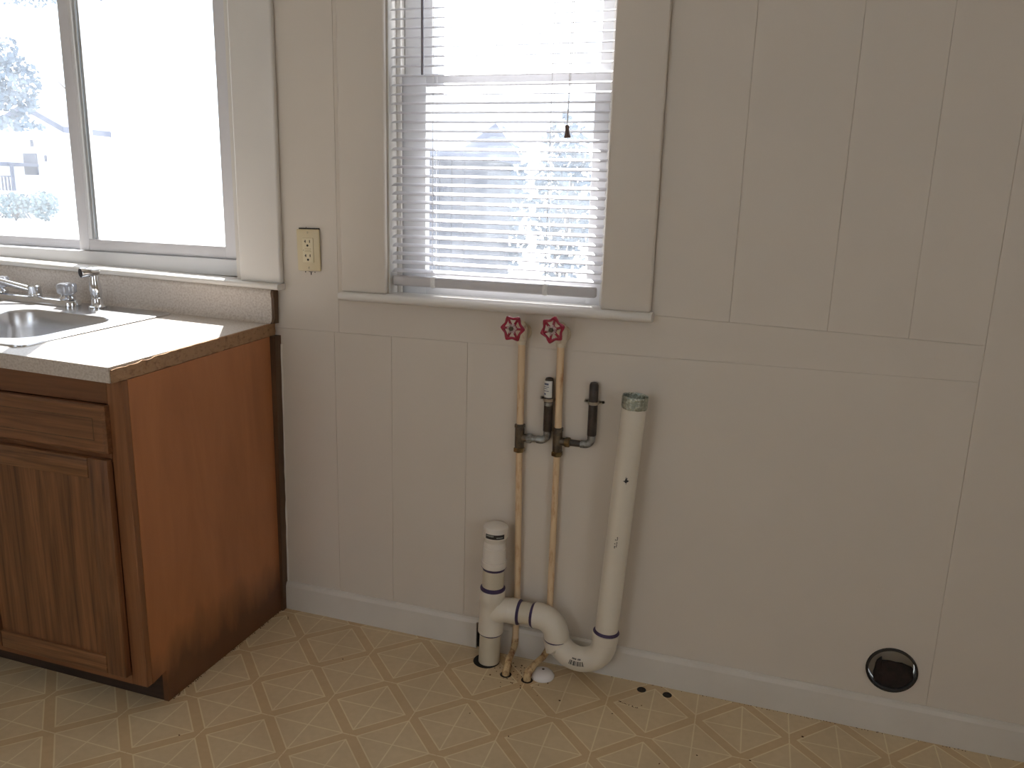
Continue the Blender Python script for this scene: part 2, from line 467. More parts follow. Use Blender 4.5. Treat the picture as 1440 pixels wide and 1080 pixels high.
# right wall with window opening
def wall_open_x(bm, x0, x1, y0, y1, oy0, oy1, oz0, oz1):
    box(bm, x0, x1, y0, oy0, 0, ZC); box(bm, x0, x1, oy1, y1, 0, ZC)
    box(bm, x0, x1, oy0, oy1, 0, oz0); box(bm, x0, x1, oy0, oy1, oz1, ZC)
bm = B(); wall_open_x(bm, XR, XR + 0.1, YR, 0.16, -3.2, -2.0, 0.85, 2.1); struct('wall_right', bm, WALL)
bm = B()
box(bm, XL, -1.25, YR - 0.1, YR, 0, ZC); box(bm, 0.15, XR, YR - 0.1, YR, 0, ZC)
box(bm, -1.25, 0.15, YR - 0.1, YR, 0, 0.85); box(bm, -1.25, 0.15, YR - 0.1, YR, 2.15, ZC)
struct('wall_rear', bm, WALL)

# back wall: a core with openings, faced by painted panel boards
VX, VZ, VR = 1.4915, 0.1685, 0.0565
wall = root_struct('wall_back')
bm = B()
Y0, Y1 = 0.0018, 0.16
box(bm, XL, W1[0], Y0, Y1, 0, ZC); box(bm, W1[0], W1[1], Y0, Y1, 0, W1[2]); box(bm, W1[0], W1[1], Y0, Y1, W1[3], ZC)
box(bm, W1[1], W2[0], Y0, Y1, 0, ZC)
box(bm, W2[0], W2[1], Y0, Y1, 0, W2[2]); box(bm, W2[0], W2[1], Y0, Y1, W2[3], ZC)
box(bm, W2[1], VX - 0.075, Y0, Y1, 0, ZC); box(bm, VX + 0.075, XR, Y0, Y1, 0, ZC)
box(bm, VX - 0.075, VX + 0.075, Y0, Y1, VZ + 0.075, ZC); box(bm, VX - 0.075, VX + 0.075, Y0, Y1, 0, VZ - 0.075)
obj('wall_core', bm, WALL, wall, False)
def panel(x0, x1, zl0, zr0, zl1, zr1, g=0.0003, b=0.0006):
    bm = B(); x0 += g; x1 -= g
    vs = [bm.verts.new(p) for p in ((x0, 0, zl0 + g), (x1, 0, zr0 + g), (x1, Y0, zr0 + g), (x0, Y0, zl0 + g),
                                    (x0, 0, zl1 - g), (x1, 0, zr1 - g), (x1, Y0, zr1 - g), (x0, Y0, zl1 - g))]
    for q in ((0, 3, 2, 1), (4, 5, 6, 7), (0, 1, 5, 4), (1, 2, 6, 5), (2, 3, 7, 6), (3, 0, 4, 7)):
        bm.faces.new([vs[i] for i in q])
    es = [e for e in bm.edges if all(abs(v.co.y) < 1e-6 for v in e.verts)]
    bmesh.ops.bevel(bm, geom=es, offset=b, segments=1, affect='EDGES')
    return obj('panel', bm, WALL, wall, False)
s2 = lambda x: 0.8877 + (x + 0.195) * 0.0087          # lower horizontal seam
s1 = lambda x: 1.0000 - (x - 0.865) * 0.021           # upper horizontal seam
def plate(outer, hole=None):
    """a board of any outline, with an optional round hole"""
    bm = B()
    loops = [outer] + ([hole] if hole else [])
    es = []
    for lp in loops:
        vs = [bm.verts.new((p[0], 0, p[1])) for p in lp]
        es += [bm.edges.new((vs[k], vs[(k + 1) % len(vs)])) for k in range(len(vs))]
    bmesh.ops.triangle_fill(bm, use_beauty=True, edges=es)
    ret = bmesh.ops.extrude_face_region(bm, geom=bm.faces[:])
    for v in [g_ for g_ in ret['geom'] if isinstance(g_, bmesh.types.BMVert)]: v.co.y = Y0
    return obj('panel', bm, WALL, wall, False)
for a, c in ((XL, -1.60), (-1.60, -0.98), (-0.98, -0.62), (-0.62, -0.235), (-0.235, -0.0414), (-0.0414, 0.1373), (0.1373, 0.3629)):
    panel(a, c, 0, 0, s2(a), s2(c))
# wide lower board with the round duct hole
x0, x1 = 0.3634, 1.5775
n = 40
plate([(x0, 0.001), (VX - 0.2, 0.001), (x1, 0.001), (x1, VZ), (x1, s2(x1) - 0.0006), (x0, s2(x0) - 0.0006)],
      [(VX + VR * math.cos(2 * PI * k / n), VZ + VR * math.sin(2 * PI * k / n)) for k in range(n)])
# long board under the sill, running on to the right of it
plate([(-0.0251, s2(-0.0251) + 0.0006), (1.5775, s2(1.5775) + 0.0006), (1.5775, s1(1.5775) - 0.0006), (0.8455, s1(0.8455) - 0.0006), (0.8455, 0.985), (-0.0251, 0.985)])
panel(1.578, XR, 0, 0, ZC, ZC)
for a, c in ((0.845, 1.0325), (1.0325, 1.252), (1.252, 1.424), (1.424, 1.578)):
    panel(a, c, s1(a), s1(c), ZC, ZC)
panel(W2[1], 0.845, 0.985, 0.985, ZC, ZC)
panel(-0.345, -0.0256, s2(-0.345), s2(-0.0256), ZC, ZC)
panel(-0.0256, W2[0], 0.985, 0.985, ZC, ZC)
panel(W2[0], W2[1], W2[3], W2[3], ZC, ZC)
panel(XL, W1[0], s2(XL), s2(W1[0]), ZC, ZC)
panel(W1[0], W1[1], s2(W1[0]), s2(W1[1]), W1[2], W1[2])
panel(W1[0], W1[1], W1[3], W1[3], ZC, ZC)

# baseboard, notched round the drain stack
bb = root_struct('baseboard_back')
prof = [(-0.0005, 0.0), (-0.013, 0.0), (-0.0125, 0.076), (-0.009, 0.086), (-0.004, 0.0895), (-0.0005, 0.090)]
for a, c in ((-0.228, 0.4080), (0.4080, XR)):
    bm = B()
    if a > 0:
        prism(bm, prof, 0.470, XR)
        prism(bm, [(p[0], p[1]) for p in [(-0.0005, 0.082), (-0.0125, 0.082), (-0.009, 0.086), (-0.004, 0.0895), (-0.0005, 0.090)]], 0.4080, 0.470)
    else: prism(bm, prof, a, c)
    obj('board', bm, BASEB, bb, False)
bm = B(); box(bm, 0.4080, 0.470, -0.004, -0.0005, 0.0, 0.082); obj('notch_shade', bm, HOLE, bb, False)  # near-black block, painted in for the shade inside the notch
for nm, seg in (('baseboard_left', (XL, XL + 0.012, YR, -0.7)), ('baseboard_right', (XR - 0.012, XR, YR, -0.02))):
    bm = B(); box(bm, seg[0], seg[1], seg[2], seg[3], 0, 0.09, 0.003); struct(nm, bm, BASEB)
bm = B(); box(bm, XL + 0.02, XR - 0.02, YR, YR + 0.012, 0, 0.09, 0.003); struct('baseboard_rear', bm, BASEB)

# ------------------------------------------------------------------ window 1: horizontal slider
def stool_bm(xa, xb, zta, ztb, yf, yb, th):
    """sill board with a rounded nose, ends may differ in height"""
    bm = B(); rr = th / 2; prof = []
    for i in range(9):
        t = math.radians(90 + 180 * i / 8)
        prof.append((yf + rr + rr * math.cos(t), -rr + rr * math.sin(t)))
    prof = [(yb, 0)] + prof + [(yb, -th)]
    A = [bm.verts.new((xa, p[0], zta + p[1])) for p in prof]; Bv = [bm.verts.new((xb, p[0], ztb + p[1])) for p in prof]
    n = len(prof)
    for i in range(n): bm.faces.new((A[i], A[(i + 1) % n], Bv[(i + 1) % n], Bv[i]))
    bm.faces.new(A); bm.faces.new(list(reversed(Bv)))
    return bm
w1 = root_struct('window_1')
st1 = lambda x: 1.0168 + 0.018 * (-0.197 - x)
obj('stool', stool_bm(-1.76, -0.196, st1(-1.76), st1(-0.196), -0.040, 0.045, 0.017), TRIM, w1)
for a, c in ((-0.334, -0.198), (-1.745, -1.609)):
    bm = B(); box(bm, a, c, -0.019, -0.0005, st1(c) if a > -1 else st1(a), 2.15, 0.006, 3); obj('casing', bm, TRIM, w1)
bm = B(); box(bm, -1.745, -0.198, -0.017, -0.0005, 2.15, 2.29, 0.006, 3); obj('casing', bm, TRIM, w1)
bm = B()
box(bm, W1[0], W1[0] + 0.02, 0.0, 0.15, W1[2], W1[3]); box(bm, W1[1] - 0.012, W1[1], 0.0, 0.15, W1[2], W1[3])
box(bm, W1[0], W1[1], 0.0, 0.15, W1[3] - 0.02, W1[3])
obj('jamb', bm, TRIM, w1, False)
bm = B()                                          # sill track the sashes slide on
box(bm, W1[0] + 0.02, W1[1] - 0.012, 0.040, 0.15, 1.022, 1.070, 0.003)
obj('sill_track', bm, VINYL, w1)
def sash(par, x0, x1, z0, z1, y0, y1, wl, wr, wb, wt, name='sash', m=SASHP):
    bm = B()
    box(bm, x0, x0 + wl, y0, y1, z0, z1, 0.003); box(bm, x1 - wr, x1, y0, y1, z0, z1, 0.003)
    box(bm, x0 + wl - 0.002, x1 - wr + 0.002, y0 + 0.001, y1 - 0.001, z0, z0 + wb, 0.003)
    box(bm, x0 + wl - 0.002, x1 - wr + 0.002, y0 + 0.001, y1 - 0.001, z1 - wt, z1, 0.003)
    s = obj(name, bm, m, par)
    ym = (y0 + y1) / 2
    bm = B(); box(bm, x0 + wl - 0.004, x1 - wr + 0.004, ym - 0.0015, ym + 0.0015, z0 + wb - 0.004, z1 - wt + 0.004)
    obj('pane', bm, GLASS, s, False)
    return s
sr = sash(w1, -0.985, -0.358, 1.0715, 2.04, 0.052, 0.080, 0.040, 0.076, 0.036, 0.04)
for k, (xa, ya, r_) in enumerate(((-0.937, 0.050, 0.006), (-0.925, 0.054, 0.005), (-0.914, 0.057, 0.004))):
    bm = B(); box(bm, xa - r_, xa + r_, ya, 0.0665, 1.108, 2.0, 0.0015); obj('glazing_bead', bm, VINYL if k == 0 else ALU, sr)
sash(w1, -1.575, -0.955, 1.0715, 2.04, 0.088, 0.116, 0.045, 0.035, 0.03, 0.04)

# ------------------------------------------------------------------ window 2: double hung
w2 = root_struct('window_2')
obj('stool', stool_bm(-0.004, 0.852, 1.008, 1.0085, -0.042, 0.05, 0.0225), TRIM, w2)
for a, c in ((-0.006, 0.130), (0.7205, 0.8455)):
    bm = B(); box(bm, a, c, -0.019, -0.0005, 1.0075, 2.12, 0.006, 3); obj('casing', bm, WALL, w2)
bm = B(); box(bm, -0.006, 0.8455, -0.017, -0.0005, 2.12, 2.26, 0.006, 3); obj('casing', bm, WALL, w2)
bm = B()
box(bm, W2[0], W2[0] + 0.004, 0.0, 0.15, W2[2], W2[3]); box(bm, W2[1] - 0.004, W2[1], 0.0, 0.15, W2[2], W2[3])
box(bm, W2[0], W2[1], 0.0, 0.15, W2[3] - 0.01, W2[3]); box(bm, W2[0], W2[1], 0.05, 0.15, W2[2], 1.004)
obj('jamb', bm, TRIM, w2, False)
bm = B(); box(bm, W2[0] + 0.004, W2[0] + 0.018, 0.044, 0.052, 1.008, 2.09, 0.002); box(bm, W2[1] - 0.018, W2[1] - 0.004, 0.044, 0.052, 1.008, 2.09, 0.002)
obj('stop_bead', bm, TRIM, w2)
sash(w2, 0.136, 0.716, 1.006, 1.575, 0.056, 0.084, 0.078, 0.052, 0.062, 0.028, m=VINYL)
sash(w2, 0.136, 0.716, 1.555, 2.088, 0.092, 0.120, 0.080, 0.050, 0.03, 0.04, m=VINYL)
# rear windows
for k, (n_, bx) in enumerate((('window_3', (-1.25, 0.15, YR - 0.08, YR - 0.03, 0.85, 2.15)), ('window_4', (XR + 0.03, XR + 0.08, -3.2, -2.0, 0.85, 2.1)))):
    r_ = root_struct(n_)
    bm = B()
    x0, x1, y0, y1, z0, z1 = bx
    t = 0.05
    if k == 0:
        box(bm, x0, x0 + t, y0, y1, z0, z1); box(bm, x1 - t, x1, y0, y1, z0, z1); box(bm, x0, x1, y0, y1, z0, z0 + t); box(bm, x0, x1, y0, y1, z1 - t, z1)
        box(bm, x0, x1, y0, y1, 1.48, 1.52)
    else:
        box(bm, x0, x1, y0, y0 + t, z0, z1); box(bm, x0, x1, y1 - t, y1, z0, z1); box(bm, x0, x1, y0, y1, z0, z0 + t); box(bm, x0, x1, y0, y1, z1 - t, z1)
        box(bm, x0, x1, y0, y1, 1.46, 1.50)
    f_ = obj('sash', bm, VINYL, r_, False)
    bm = B(); box(bm, x0 + (0.02 if k else t - 0.01), x1 - (0.027 if k else t - 0.01), y0 + (t - .01 if k else 0.02), y1 - (t - .01 if k else 0.027), z0 + t - 0.01, z1 - t + 0.01); obj('pane', bm, GLASS, f_, False)

# ------------------------------------------------------------------ mini blind
bl = thing('mini_blind', 'white slatted mini blind lowered inside the double-hung window', 'blind', (0.4255, 0.0175, 1.031))
BX0, BX1 = 0.1385, 0.7135
bm = B(); box(bm, BX0, BX1, 0.002, 0.034, 2.055, 2.088, 0.003); obj('headrail', bm, RAILM, bl)
bm = B(); box(bm, BX0 - 0.001, BX1 - 0.012, 0.006, 0.030, 1.031, 1.0585, 0.006, 3); brail = obj('bottom_rail', bm, RAILM, bl)
for x in (0.2565, 0.5690):
    bm = B(); box(bm, x - 0.009, x + 0.009, 0.0045, 0.0315, 1.0295, 1.0605, 0.006, 2); obj('cord_tab', bm, TAPE, brail)
bm = B()
w, th, tilt = 0.025, 0.0006, math.radians(20)
pr = []
for i in range(5):
    t = -1 + 2 * i / 4
    pr.append((t * w / 2, 0.0016 * (1 - t * t)))
pr = pr + [(p[0], p[1] - th) for p in reversed(pr)]
rp = [(p[0] * math.cos(tilt) - p[1] * math.sin(tilt), p[0] * math.sin(tilt) + p[1] * math.cos(tilt)) for p in pr]
prism(bm, rp, BX0 - 0.4255, BX1 - 0.4255)
nsl = 44; z_first = 1.0725; pitch = (2.045 - z_first) / (nsl - 1)
slat = obj('slat', bm, SLAT, bl, True, local=True)
slat.location = (0, 0, z_first - 1.031)
for k in range(1, nsl):
    s = slat.copy(); COL.objects.link(s); s.parent = bl
    s.location = (random.uniform(-.0012, .0012), 0, z_first + k * pitch - 1.031)
    s.rotation_euler = (random.uniform(-0.03, 0.03), 0, 0)
for x in (0.2565, 0.5690):
    bm = B()
    for y in (0.0055, 0.0295): tube(bm, [(x, y, 1.055), (x, y, 2.06)], 0.0006, 6)
    obj('ladder_cord', bm, CORDM, bl)
bm = B()
tube(bm, [(0.6135, -0.001, 2.06), (0.6140, -0.002, 1.6), (0.6125, -0.003, 1.447)], 0.0008, 6)
tube(bm, [(0.6185, -0.001, 2.06), (0.6175, -0.002, 1.6), (0.6135, -0.003, 1.447)], 0.0008, 6)
lc = obj('lift_cord', bm, CORDM, bl)
bm = B(); lathe(bm, (0.6128, -0.003, 1.4475), (0.06, 0, -1), [(0, 0.0035), (0.003, 0.0058), (0.010, 0.0048), (0.018, 0.0056), (0.027, 0.0085), (0.030, 0.0075)], 14)
obj('tassel', bm, TASSEL, lc)
bm = B(); tube(bm, [(0.2305, -0.006, 2.05), (0.2318, -0.006, 1.568)], 0.0036, 6); obj('tilt_wand', bm, WANDM, bl)

# ------------------------------------------------------------------ base cabinet
FX = -0.2346; FY = -0.587; TOPZ = 0.8495
cb = thing('base_cabinet', 'brown oak sink base cabinet with one door and drawer front showing', 'cabinet', (-0.75, -0.3, 0))
bm = B()
prism(bm, [(-0.006, 0.0), (-0.5226, 0.0), (-0.5226, 0.090), (FY + 0.018, 0.080), (FY + 0.018, TOPZ + 0.001), (-0.006, 0.8655)], FX - 0.014, FX)
obj('side_panel', bm, VENEER, cb, False)
bm = B(); box(bm, -1.34, -1.326, FY + 0.018, -0.006, 0.0, TOPZ); obj('side_panel', bm, VENEER, cb, False)
bm = B()
bm.free()
for a, c in ((FX - 0.045, FX), (-0.80, -0.735), (-1.34, -1.295)):
    bm = B(); box(bm, a, c, FY, FY + 0.018, 0.080, TOPZ + 0.001, 0.0012, 1); obj('frame_stile', bm, FRAMEW, cb, False)
for z0, z1 in ((0.794, TOPZ), (0.655, 0.690), (0.080, 0.112)):
    bm = B(); box(bm, -1.295, FX - 0.0455, FY + 0.0005, FY + 0.0175, z0, z1); obj('frame_rail', bm, FRAMEH, cb, False)
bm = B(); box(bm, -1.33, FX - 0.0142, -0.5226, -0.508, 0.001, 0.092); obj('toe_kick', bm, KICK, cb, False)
bm = B(); box(bm, -1.326, FX - 0.0145, FY + 0.02, -0.01, 0.092, 0.106); obj('cabinet_bottom', bm, STRIPW, cb, False)
bm = B(); box(bm, -1.326, FX - 0.0145, -0.012, -0.006, 0.106, TOPZ - 0.06); obj('cabinet_back', bm, STRIPW, cb, False)
bm = B(); prism(bm, [(FX + 0.0002, 0.0), (FX + 0.0080, 0.0), (FX + 0.0180, 0.866), (FX + 0.0002, 0.866)], -0.030, -0.001, 'y'); obj('filler_strip', bm, STRIPW, cb, False)
bm = B()
rnd = random.Random(3)
pts = []
z = 0.06
while z < 0.86:
    pts.append((FX + 0.0090 + 0.0115 * z + rnd.uniform(-.001, .0015), -0.0015, z)); z += 0.03
tube(bm, pts, [rnd.uniform(0.0012, 0.0034) for _ in pts], 6)
obj('caulk_bead', bm, CAULK, cb)
def bevel_front(bm, x0, x1, z0, z1, y0, y1, e=0.012, d=0.007):
    """slab with a chamfered front border, as on a lipped drawer front"""
    A = [bm.verts.new(p) for p in ((x0, y1, z0), (x1, y1, z0), (x1, y1, z1), (x0, y1, z1))]
    C = [bm.verts.new(p) for p in ((x0, y0 + d, z0), (x1, y0 + d, z0), (x1, y0 + d, z1), (x0, y0 + d, z1))]
    D = [bm.verts.new(p) for p in ((x0 + e, y0, z0 + e), (x1 - e, y0, z0 + e), (x1 - e, y0, z1 - e), (x0 + e, y0, z1 - e))]
    for P, Q in ((A, C), (C, D)):
        for i in range(4): bm.faces.new((P[i], P[(i + 1) % 4], Q[(i + 1) % 4], Q[i]))
    bm.faces.new(A); bm.faces.new(D)
for (x0, x1) in ((-0.745, -0.2755), (-1.29, -0.79)):
    bm = B()
    # drawer front with a routed rectangle: outer border, groove, raised centre field
    z0, z1 = 0.6785, 0.792
    bevel_front(bm, x0, x1, z0, z1, FY - 0.019, FY - 0.0005, 0.006, 0.005)
    d = obj('drawer_front', bm, OAKD, cb, False)
    bm = B()
    gx0, gx1, gz0, gz1 = x0 + 0.032, x1 - 0.032, z0 + 0.030, z1 - 0.030
    yy = FY - 0.0194
    for q in ((gx0, gx1, gz0, gz0 + 0.0018), (gx0, gx1, gz1 - 0.0018, gz1), (gx0, gx0 + 0.0018, gz0, gz1), (gx1 - 0.0018, gx1, gz0, gz1)):
        box(bm, q[0], q[1], yy, yy + 0.001, q[2], q[3])
    obj('routed_line', bm, STRIPW, d, False)
for (x0, x1) in ((-0.736, -0.2785), (-1.29, -0.79)):
    z0, z1 = 0.106, 0.664
    door = obj('door', (lambda b_: (box(b_, x0 + 0.052, x1 - 0.052, FY - 0.011, FY - 0.003, z0 + 0.042, z1 - 0.045), b_)[1])(B()), OAK, cb, False)
    for a, c in ((x0, x0 + 0.058), (x1 - 0.058, x1)):
        bm = B(); box(bm, a, c, FY - 0.019, FY - 0.0005, z0, z1, 0.0035, 2); obj('door_stile', bm, OAK, door)
    for a, c in ((z0 + 0.0003, z0 + 0.048), (z1 - 0.051, z1 - 0.0003)):
        bm = B(); box(bm, x0 + 0.0585, x1 - 0.0585, FY - 0.0188, FY - 0.0005, a, c, 0.0035, 2); obj('door_rail', bm, OAKH, door)
    

# ------------------------------------------------------------------ countertop (old and a little out of level)
TILT = (0.025, 0.020, 0)
PIV = (-0.2346, 0.0, 0.903)
ct = thing('countertop', 'beige speckled laminate countertop with chipped raw right end and backsplash', 'countertop', PIV, TILT)
CF = -0.617; CTH = 0.036
HX0, HX1, HY0, HY1 = -1.145, -0.345, -0.545, -0.075
bm = B()
box(bm, HX1, -0.002, CF, -0.004, -CTH, 0, 0.0); box(bm, -1.30, HX0, CF, -0.004, -CTH, 0)
box(bm, HX0, HX1, CF, HY0, -CTH, 0); box(bm, HX0, HX1, HY1, -0.004, -CTH, 0)
obj('slab', bm, LAM, ct, False, local=True)
# raw particle board end, ragged where laminate has broken away
bm = B()
rnd = random.Random(11)
ny = 46
rows = []
for i in range(ny + 1):
    y = CF + 0.002 + (-0.006 - (CF + 0.002)) * i / ny
    chip = 0.0
    if y < -0.54: chip = 0.004 + rnd.uniform(0, 0.003)
    elif y < -0.43: chip = rnd.uniform(0.001, 0.0045)
    top = -0.0008 - chip
    xo = 0.0015 + rnd.uniform(0, 0.003)
    rows.append([bm.verts.new(p) for p in ((-0.0015, y, top + 0.0004), (xo, y, top), (xo + rnd.uniform(-.001, .0012), y, -0.012), (xo + rnd.uniform(-.001, .001), y, -0.025), (0.002 + rnd.uniform(0, .0015), y, -CTH + rnd.uniform(-0.001, .001)), (-0.0015, y, -CTH))])
for i in range(ny):
    for k in range(5): bm.faces.new((rows[i][k], rows[i + 1][k], rows[i + 1][k + 1], rows[i][k + 1]))
bm.faces.new(rows[0]); bm.faces.new(list(reversed(rows[-1])))
obj('raw_end', bm, PBOARD, ct, False, local=True)
bm = B(); box(bm, -1.30, -0.0025, CF - 0.0012, CF, -CTH, -0.0002); obj('front_edge', bm, LAM, ct, False, local=True)
bm = B()                                          # coved backsplash with rolled top
bp_ = [(-0.0045, 0.0005), (-0.034, 0.0005), (-0.0285, 0.0045), (-0.0255, 0.010), (-0.024, 0.018), (-0.024, 0.072), (-0.0265, 0.080), (-0.0275, 0.087), (-0.0255, 0.093), (-0.021, 0.0965), (-0.0045, 0.0965)]
prism(bm, bp_, -1.30, 0.006); obj('backsplash', bm, LAM, ct, True, local=True)
bm = B()
prism(bm, [(p[0] + (0.0006 if p[0] < -0.01 else 0), p[1]) for p in bp_], 0.006, 0.0155)
for v in bm.verts:
    if v.co.x > 0.01: v.co += Vector((rnd.uniform(-.002, .001), rnd.uniform(-.0012, .0012), rnd.uniform(-.0012, .0012)))
obj('backsplash_raw_end', bm, STRIPW, ct, False, local=True)

# ------------------------------------------------------------------ sink
sk = thing('kitchen_sink', 'stainless steel drop-in sink set into the beige countertop', 'sink', PIV, TILT)
SX0, SX1, SY0, SY1 = -1.165, -0.322, -0.560, -0.046
bowls = ((-0.735, -0.370, -0.520, -0.192), (-1.125, -0.775, -0.520, -0.192))
bm = B()
loops = []
for pl, z in [(rrect(SX0, SX1, SY0, SY1, 0.022), 0.0048)] + [(rrect(*b_, 0.075, 8), 0.0048) for b_ in bowls]:
    vs = [bm.verts.new((p[0], p[1], z)) for p in pl]
    loops.append([bm.edges.new((vs[i], vs[(i + 1) % len(vs)])) for i in range(len(vs))])
bmesh.ops.triangle_fill(bm, use_beauty=True, edges=[e for l in loops for e in l])
lo = [bm.verts.new((p[0], p[1], 0.0002)) for p in rrect(SX0 - 0.004, SX1 + 0.004, SY0 - 0.004, SY1 + 0.004, 0.025)]
md = [bm.verts.new((p[0], p[1], 0.0036)) for p in rrect(SX0 - 0.003, SX1 + 0.003, SY0 - 0.003, SY1 + 0.003, 0.024)]
up = [bm.verts.new((p[0], p[1], 0.0048)) for p in rrect(SX0, SX1, SY0, SY1, 0.022)]
nn = len(lo)
for i in range(nn):
    bm.faces.new((lo[i], lo[(i + 1) % nn], md[(i + 1) % nn], md[i])); bm.faces.new((md[i], md[(i + 1) % nn], up[(i + 1) % nn], up[i]))
bmesh.ops.remove_doubles(bm, verts=bm.verts[:], dist=0.00005)
obj('rim', bm, STEEL, sk, True, local=True, angle=50)
for b_ in bowls:
    bm = B(); rings = []
    for ins, z, r in ((0, 0.0048, 0.075), (0.003, 0.003, 0.073), (0.006, -0.003, 0.070), (0.010, -0.05, 0.068), (0.015, -0.125, 0.064), (0.024, -0.150, 0.056), (0.045, -0.163, 0.04), (0.11, -0.168, 0.02)):
        pl = rrect(b_[0] + ins, b_[1] - ins, b_[2] + ins, b_[3] - ins, r, 8)
        rings.append([bm.verts.new((p[0], p[1], z)) for p in pl])
    n_ = len(rings[0])
    for a in range(len(rings) - 1):
        for i in range(n_): bm.faces.new((rings[a][i], rings[a][(i + 1) % n_], rings[a + 1][(i + 1) % n_], rings[a + 1][i]))
    bm.faces.new(rings[-1])
    bo = obj('bowl', bm, STEEL, sk, True, local=True, angle=60)
    bm = B(); lathe(bm, ((b_[0] + b_[1]) / 2, (b_[2] + b_[3]) / 2, -0.1675), (0, 0, 1), [(0, 0.045), (0.002, 0.045), (0.003, 0.040), (0.001, 0.034), (0.0008, 0.001)], 24)
    obj('strainer', bm, CHROME, bo, True, local=True)

# ------------------------------------------------------------------ faucet and sprayer
fa = thing('faucet', 'chrome two-handle kitchen faucet on the back deck of the sink', 'faucet', PIV, TILT)
FZ = 0.0050; FYY = -0.100
bm = B()
pl = rrect(-0.962, -0.618, FYY - 0.027, FYY + 0.027, 0.026, 8)
rings = [[bm.verts.new((c[0] + (p[0] - c[0]) * s, FYY + (p[1] - FYY) * s2_, FZ + z)) for p in pl for c in [(-0.79, 0)]] for s, s2_, z in ((1, 1, 0), (1, 1, 0.010), (0.985, 0.9, 0.017), (0.95, 0.7, 0.020))]
n_ = len(pl)
for a in range(3):
    for i in range(n_): bm.faces.new((rings[a][i], rings[a][(i + 1) % n_], rings[a + 1][(i + 1) % n_], rings[a + 1][i]))
bm.faces.new(rings[-1]); bm.faces.new(list(reversed(rings[0])))
obj('base_plate', bm, CHROME, fa, True, local=True)
for x in (-0.656, -0.924):
    bm = B(); lathe(bm, (x, FYY, FZ + 0.012), (0, 0, 1), [(0, 0.023), (0.012, 0.023), (0.017, 0.017), (0.024, 0.014)], 20)
    hb = obj('handle_base', bm, CHROME, fa, True, local=True)
    bm = B(); n_ = 48; rings = []
    for z, sc in ((0.034, 0.72), (0.040, 0.95), (0.060, 1.0), (0.066, 0.85)):
        rings.append([bm.verts.new((x + 0.0255 * sc * (1 + 0.13 * math.cos(6 * 2 * PI * k / n_)) * math.cos(2 * PI * k / n_), FYY + 0.0255 * sc * (1 + 0.13 * math.cos(6 * 2 * PI * k / n_)) * math.sin(2 * PI * k / n_), FZ + z)) for k in range(n_)])
    for a in range(3):
        for i in range(n_): bm.faces.new((rings[a][i], rings[a][(i + 1) % n_], rings[a + 1][(i + 1) % n_], rings[a + 1][i]))
    bm.faces.new(rings[-1]); bm.faces.new(list(reversed(rings[0])))
    obj('handle', bm, ACRYL, hb, True, local=True)
bm = B(); lathe(bm, (-0.783, FYY, FZ + 0.014), (0, 0, 1), [(0, 0.020), (0.010, 0.020), (0.012, 0.0185), (0.034, 0.0185), (0.038, 0.015)], 24); obj('spout_hub', bm, CHROME, fa, True, local=True)
bm = B(); tube(bm, [(-0.785, FYY - 0.004, FZ + 0.034), (-0.800, FYY - 0.010, FZ + 0.040), (-0.86, FYY - 0.035, FZ + 0.058), (-0.96, FYY - 0.075, FZ + 0.088), (-1.00, FYY - 0.092, FZ + 0.097), (-1.018, FYY - 0.10, FZ + 0.092), (-1.024, FYY - 0.102, FZ + 0.075)], [0.010, 0.010, 0.0092, 0.0088, 0.0088, 0.0088, 0.009], 14)
obj('spout', bm, CHROME, fa, True, local=True)
sp = thing('side_sprayer', 'chrome pull-out side sprayer standing right of the faucet handles', 'sprayer', PIV, TILT)
px, py = -0.566, -0.079
bm = B(); lathe(bm, (px, py, FZ), (0, 0, 1), [(0, 0.026), (0.003, 0.026), (0.006, 0.019), (0.010, 0.0165), (0.028, 0.0155), (0.030, 0.0135)], 24); obj('holder', bm, CHROME, sp, True, local=True)
bm = B(); tube(bm, [(px, py, FZ + 0.028), (px - 0.001, py, FZ + 0.05), (px - 0.003, py, FZ + 0.085), (px - 0.002, py, FZ + 0.102)], [0.0140, 0.0175, 0.0145, 0.011], 18); obj('body', bm, CHROME, sp, True, local=True)
bm = B()
dirh = Vector((-0.35, -0.93, -0.04)).normalized(); hc = Vector((px + 0.010, py + 0.008, FZ + 0.108))
lathe(bm, hc, dirh, [(0, 0.007), (0.004, 0.0120), (0.02, 0.0130), (0.052, 0.0150), (0.054, 0.0140)], 20)
hd = obj('spray_head', bm, CHROME, sp, True, local=True)
bm = B(); lathe(bm, hc + dirh * 0.0525, dirh, [(0, 0.0128), (0.0022, 0.0126), (0.0026, 0.010)], 18); obj('nozzle', bm, BLACK, hd, True, local=True)

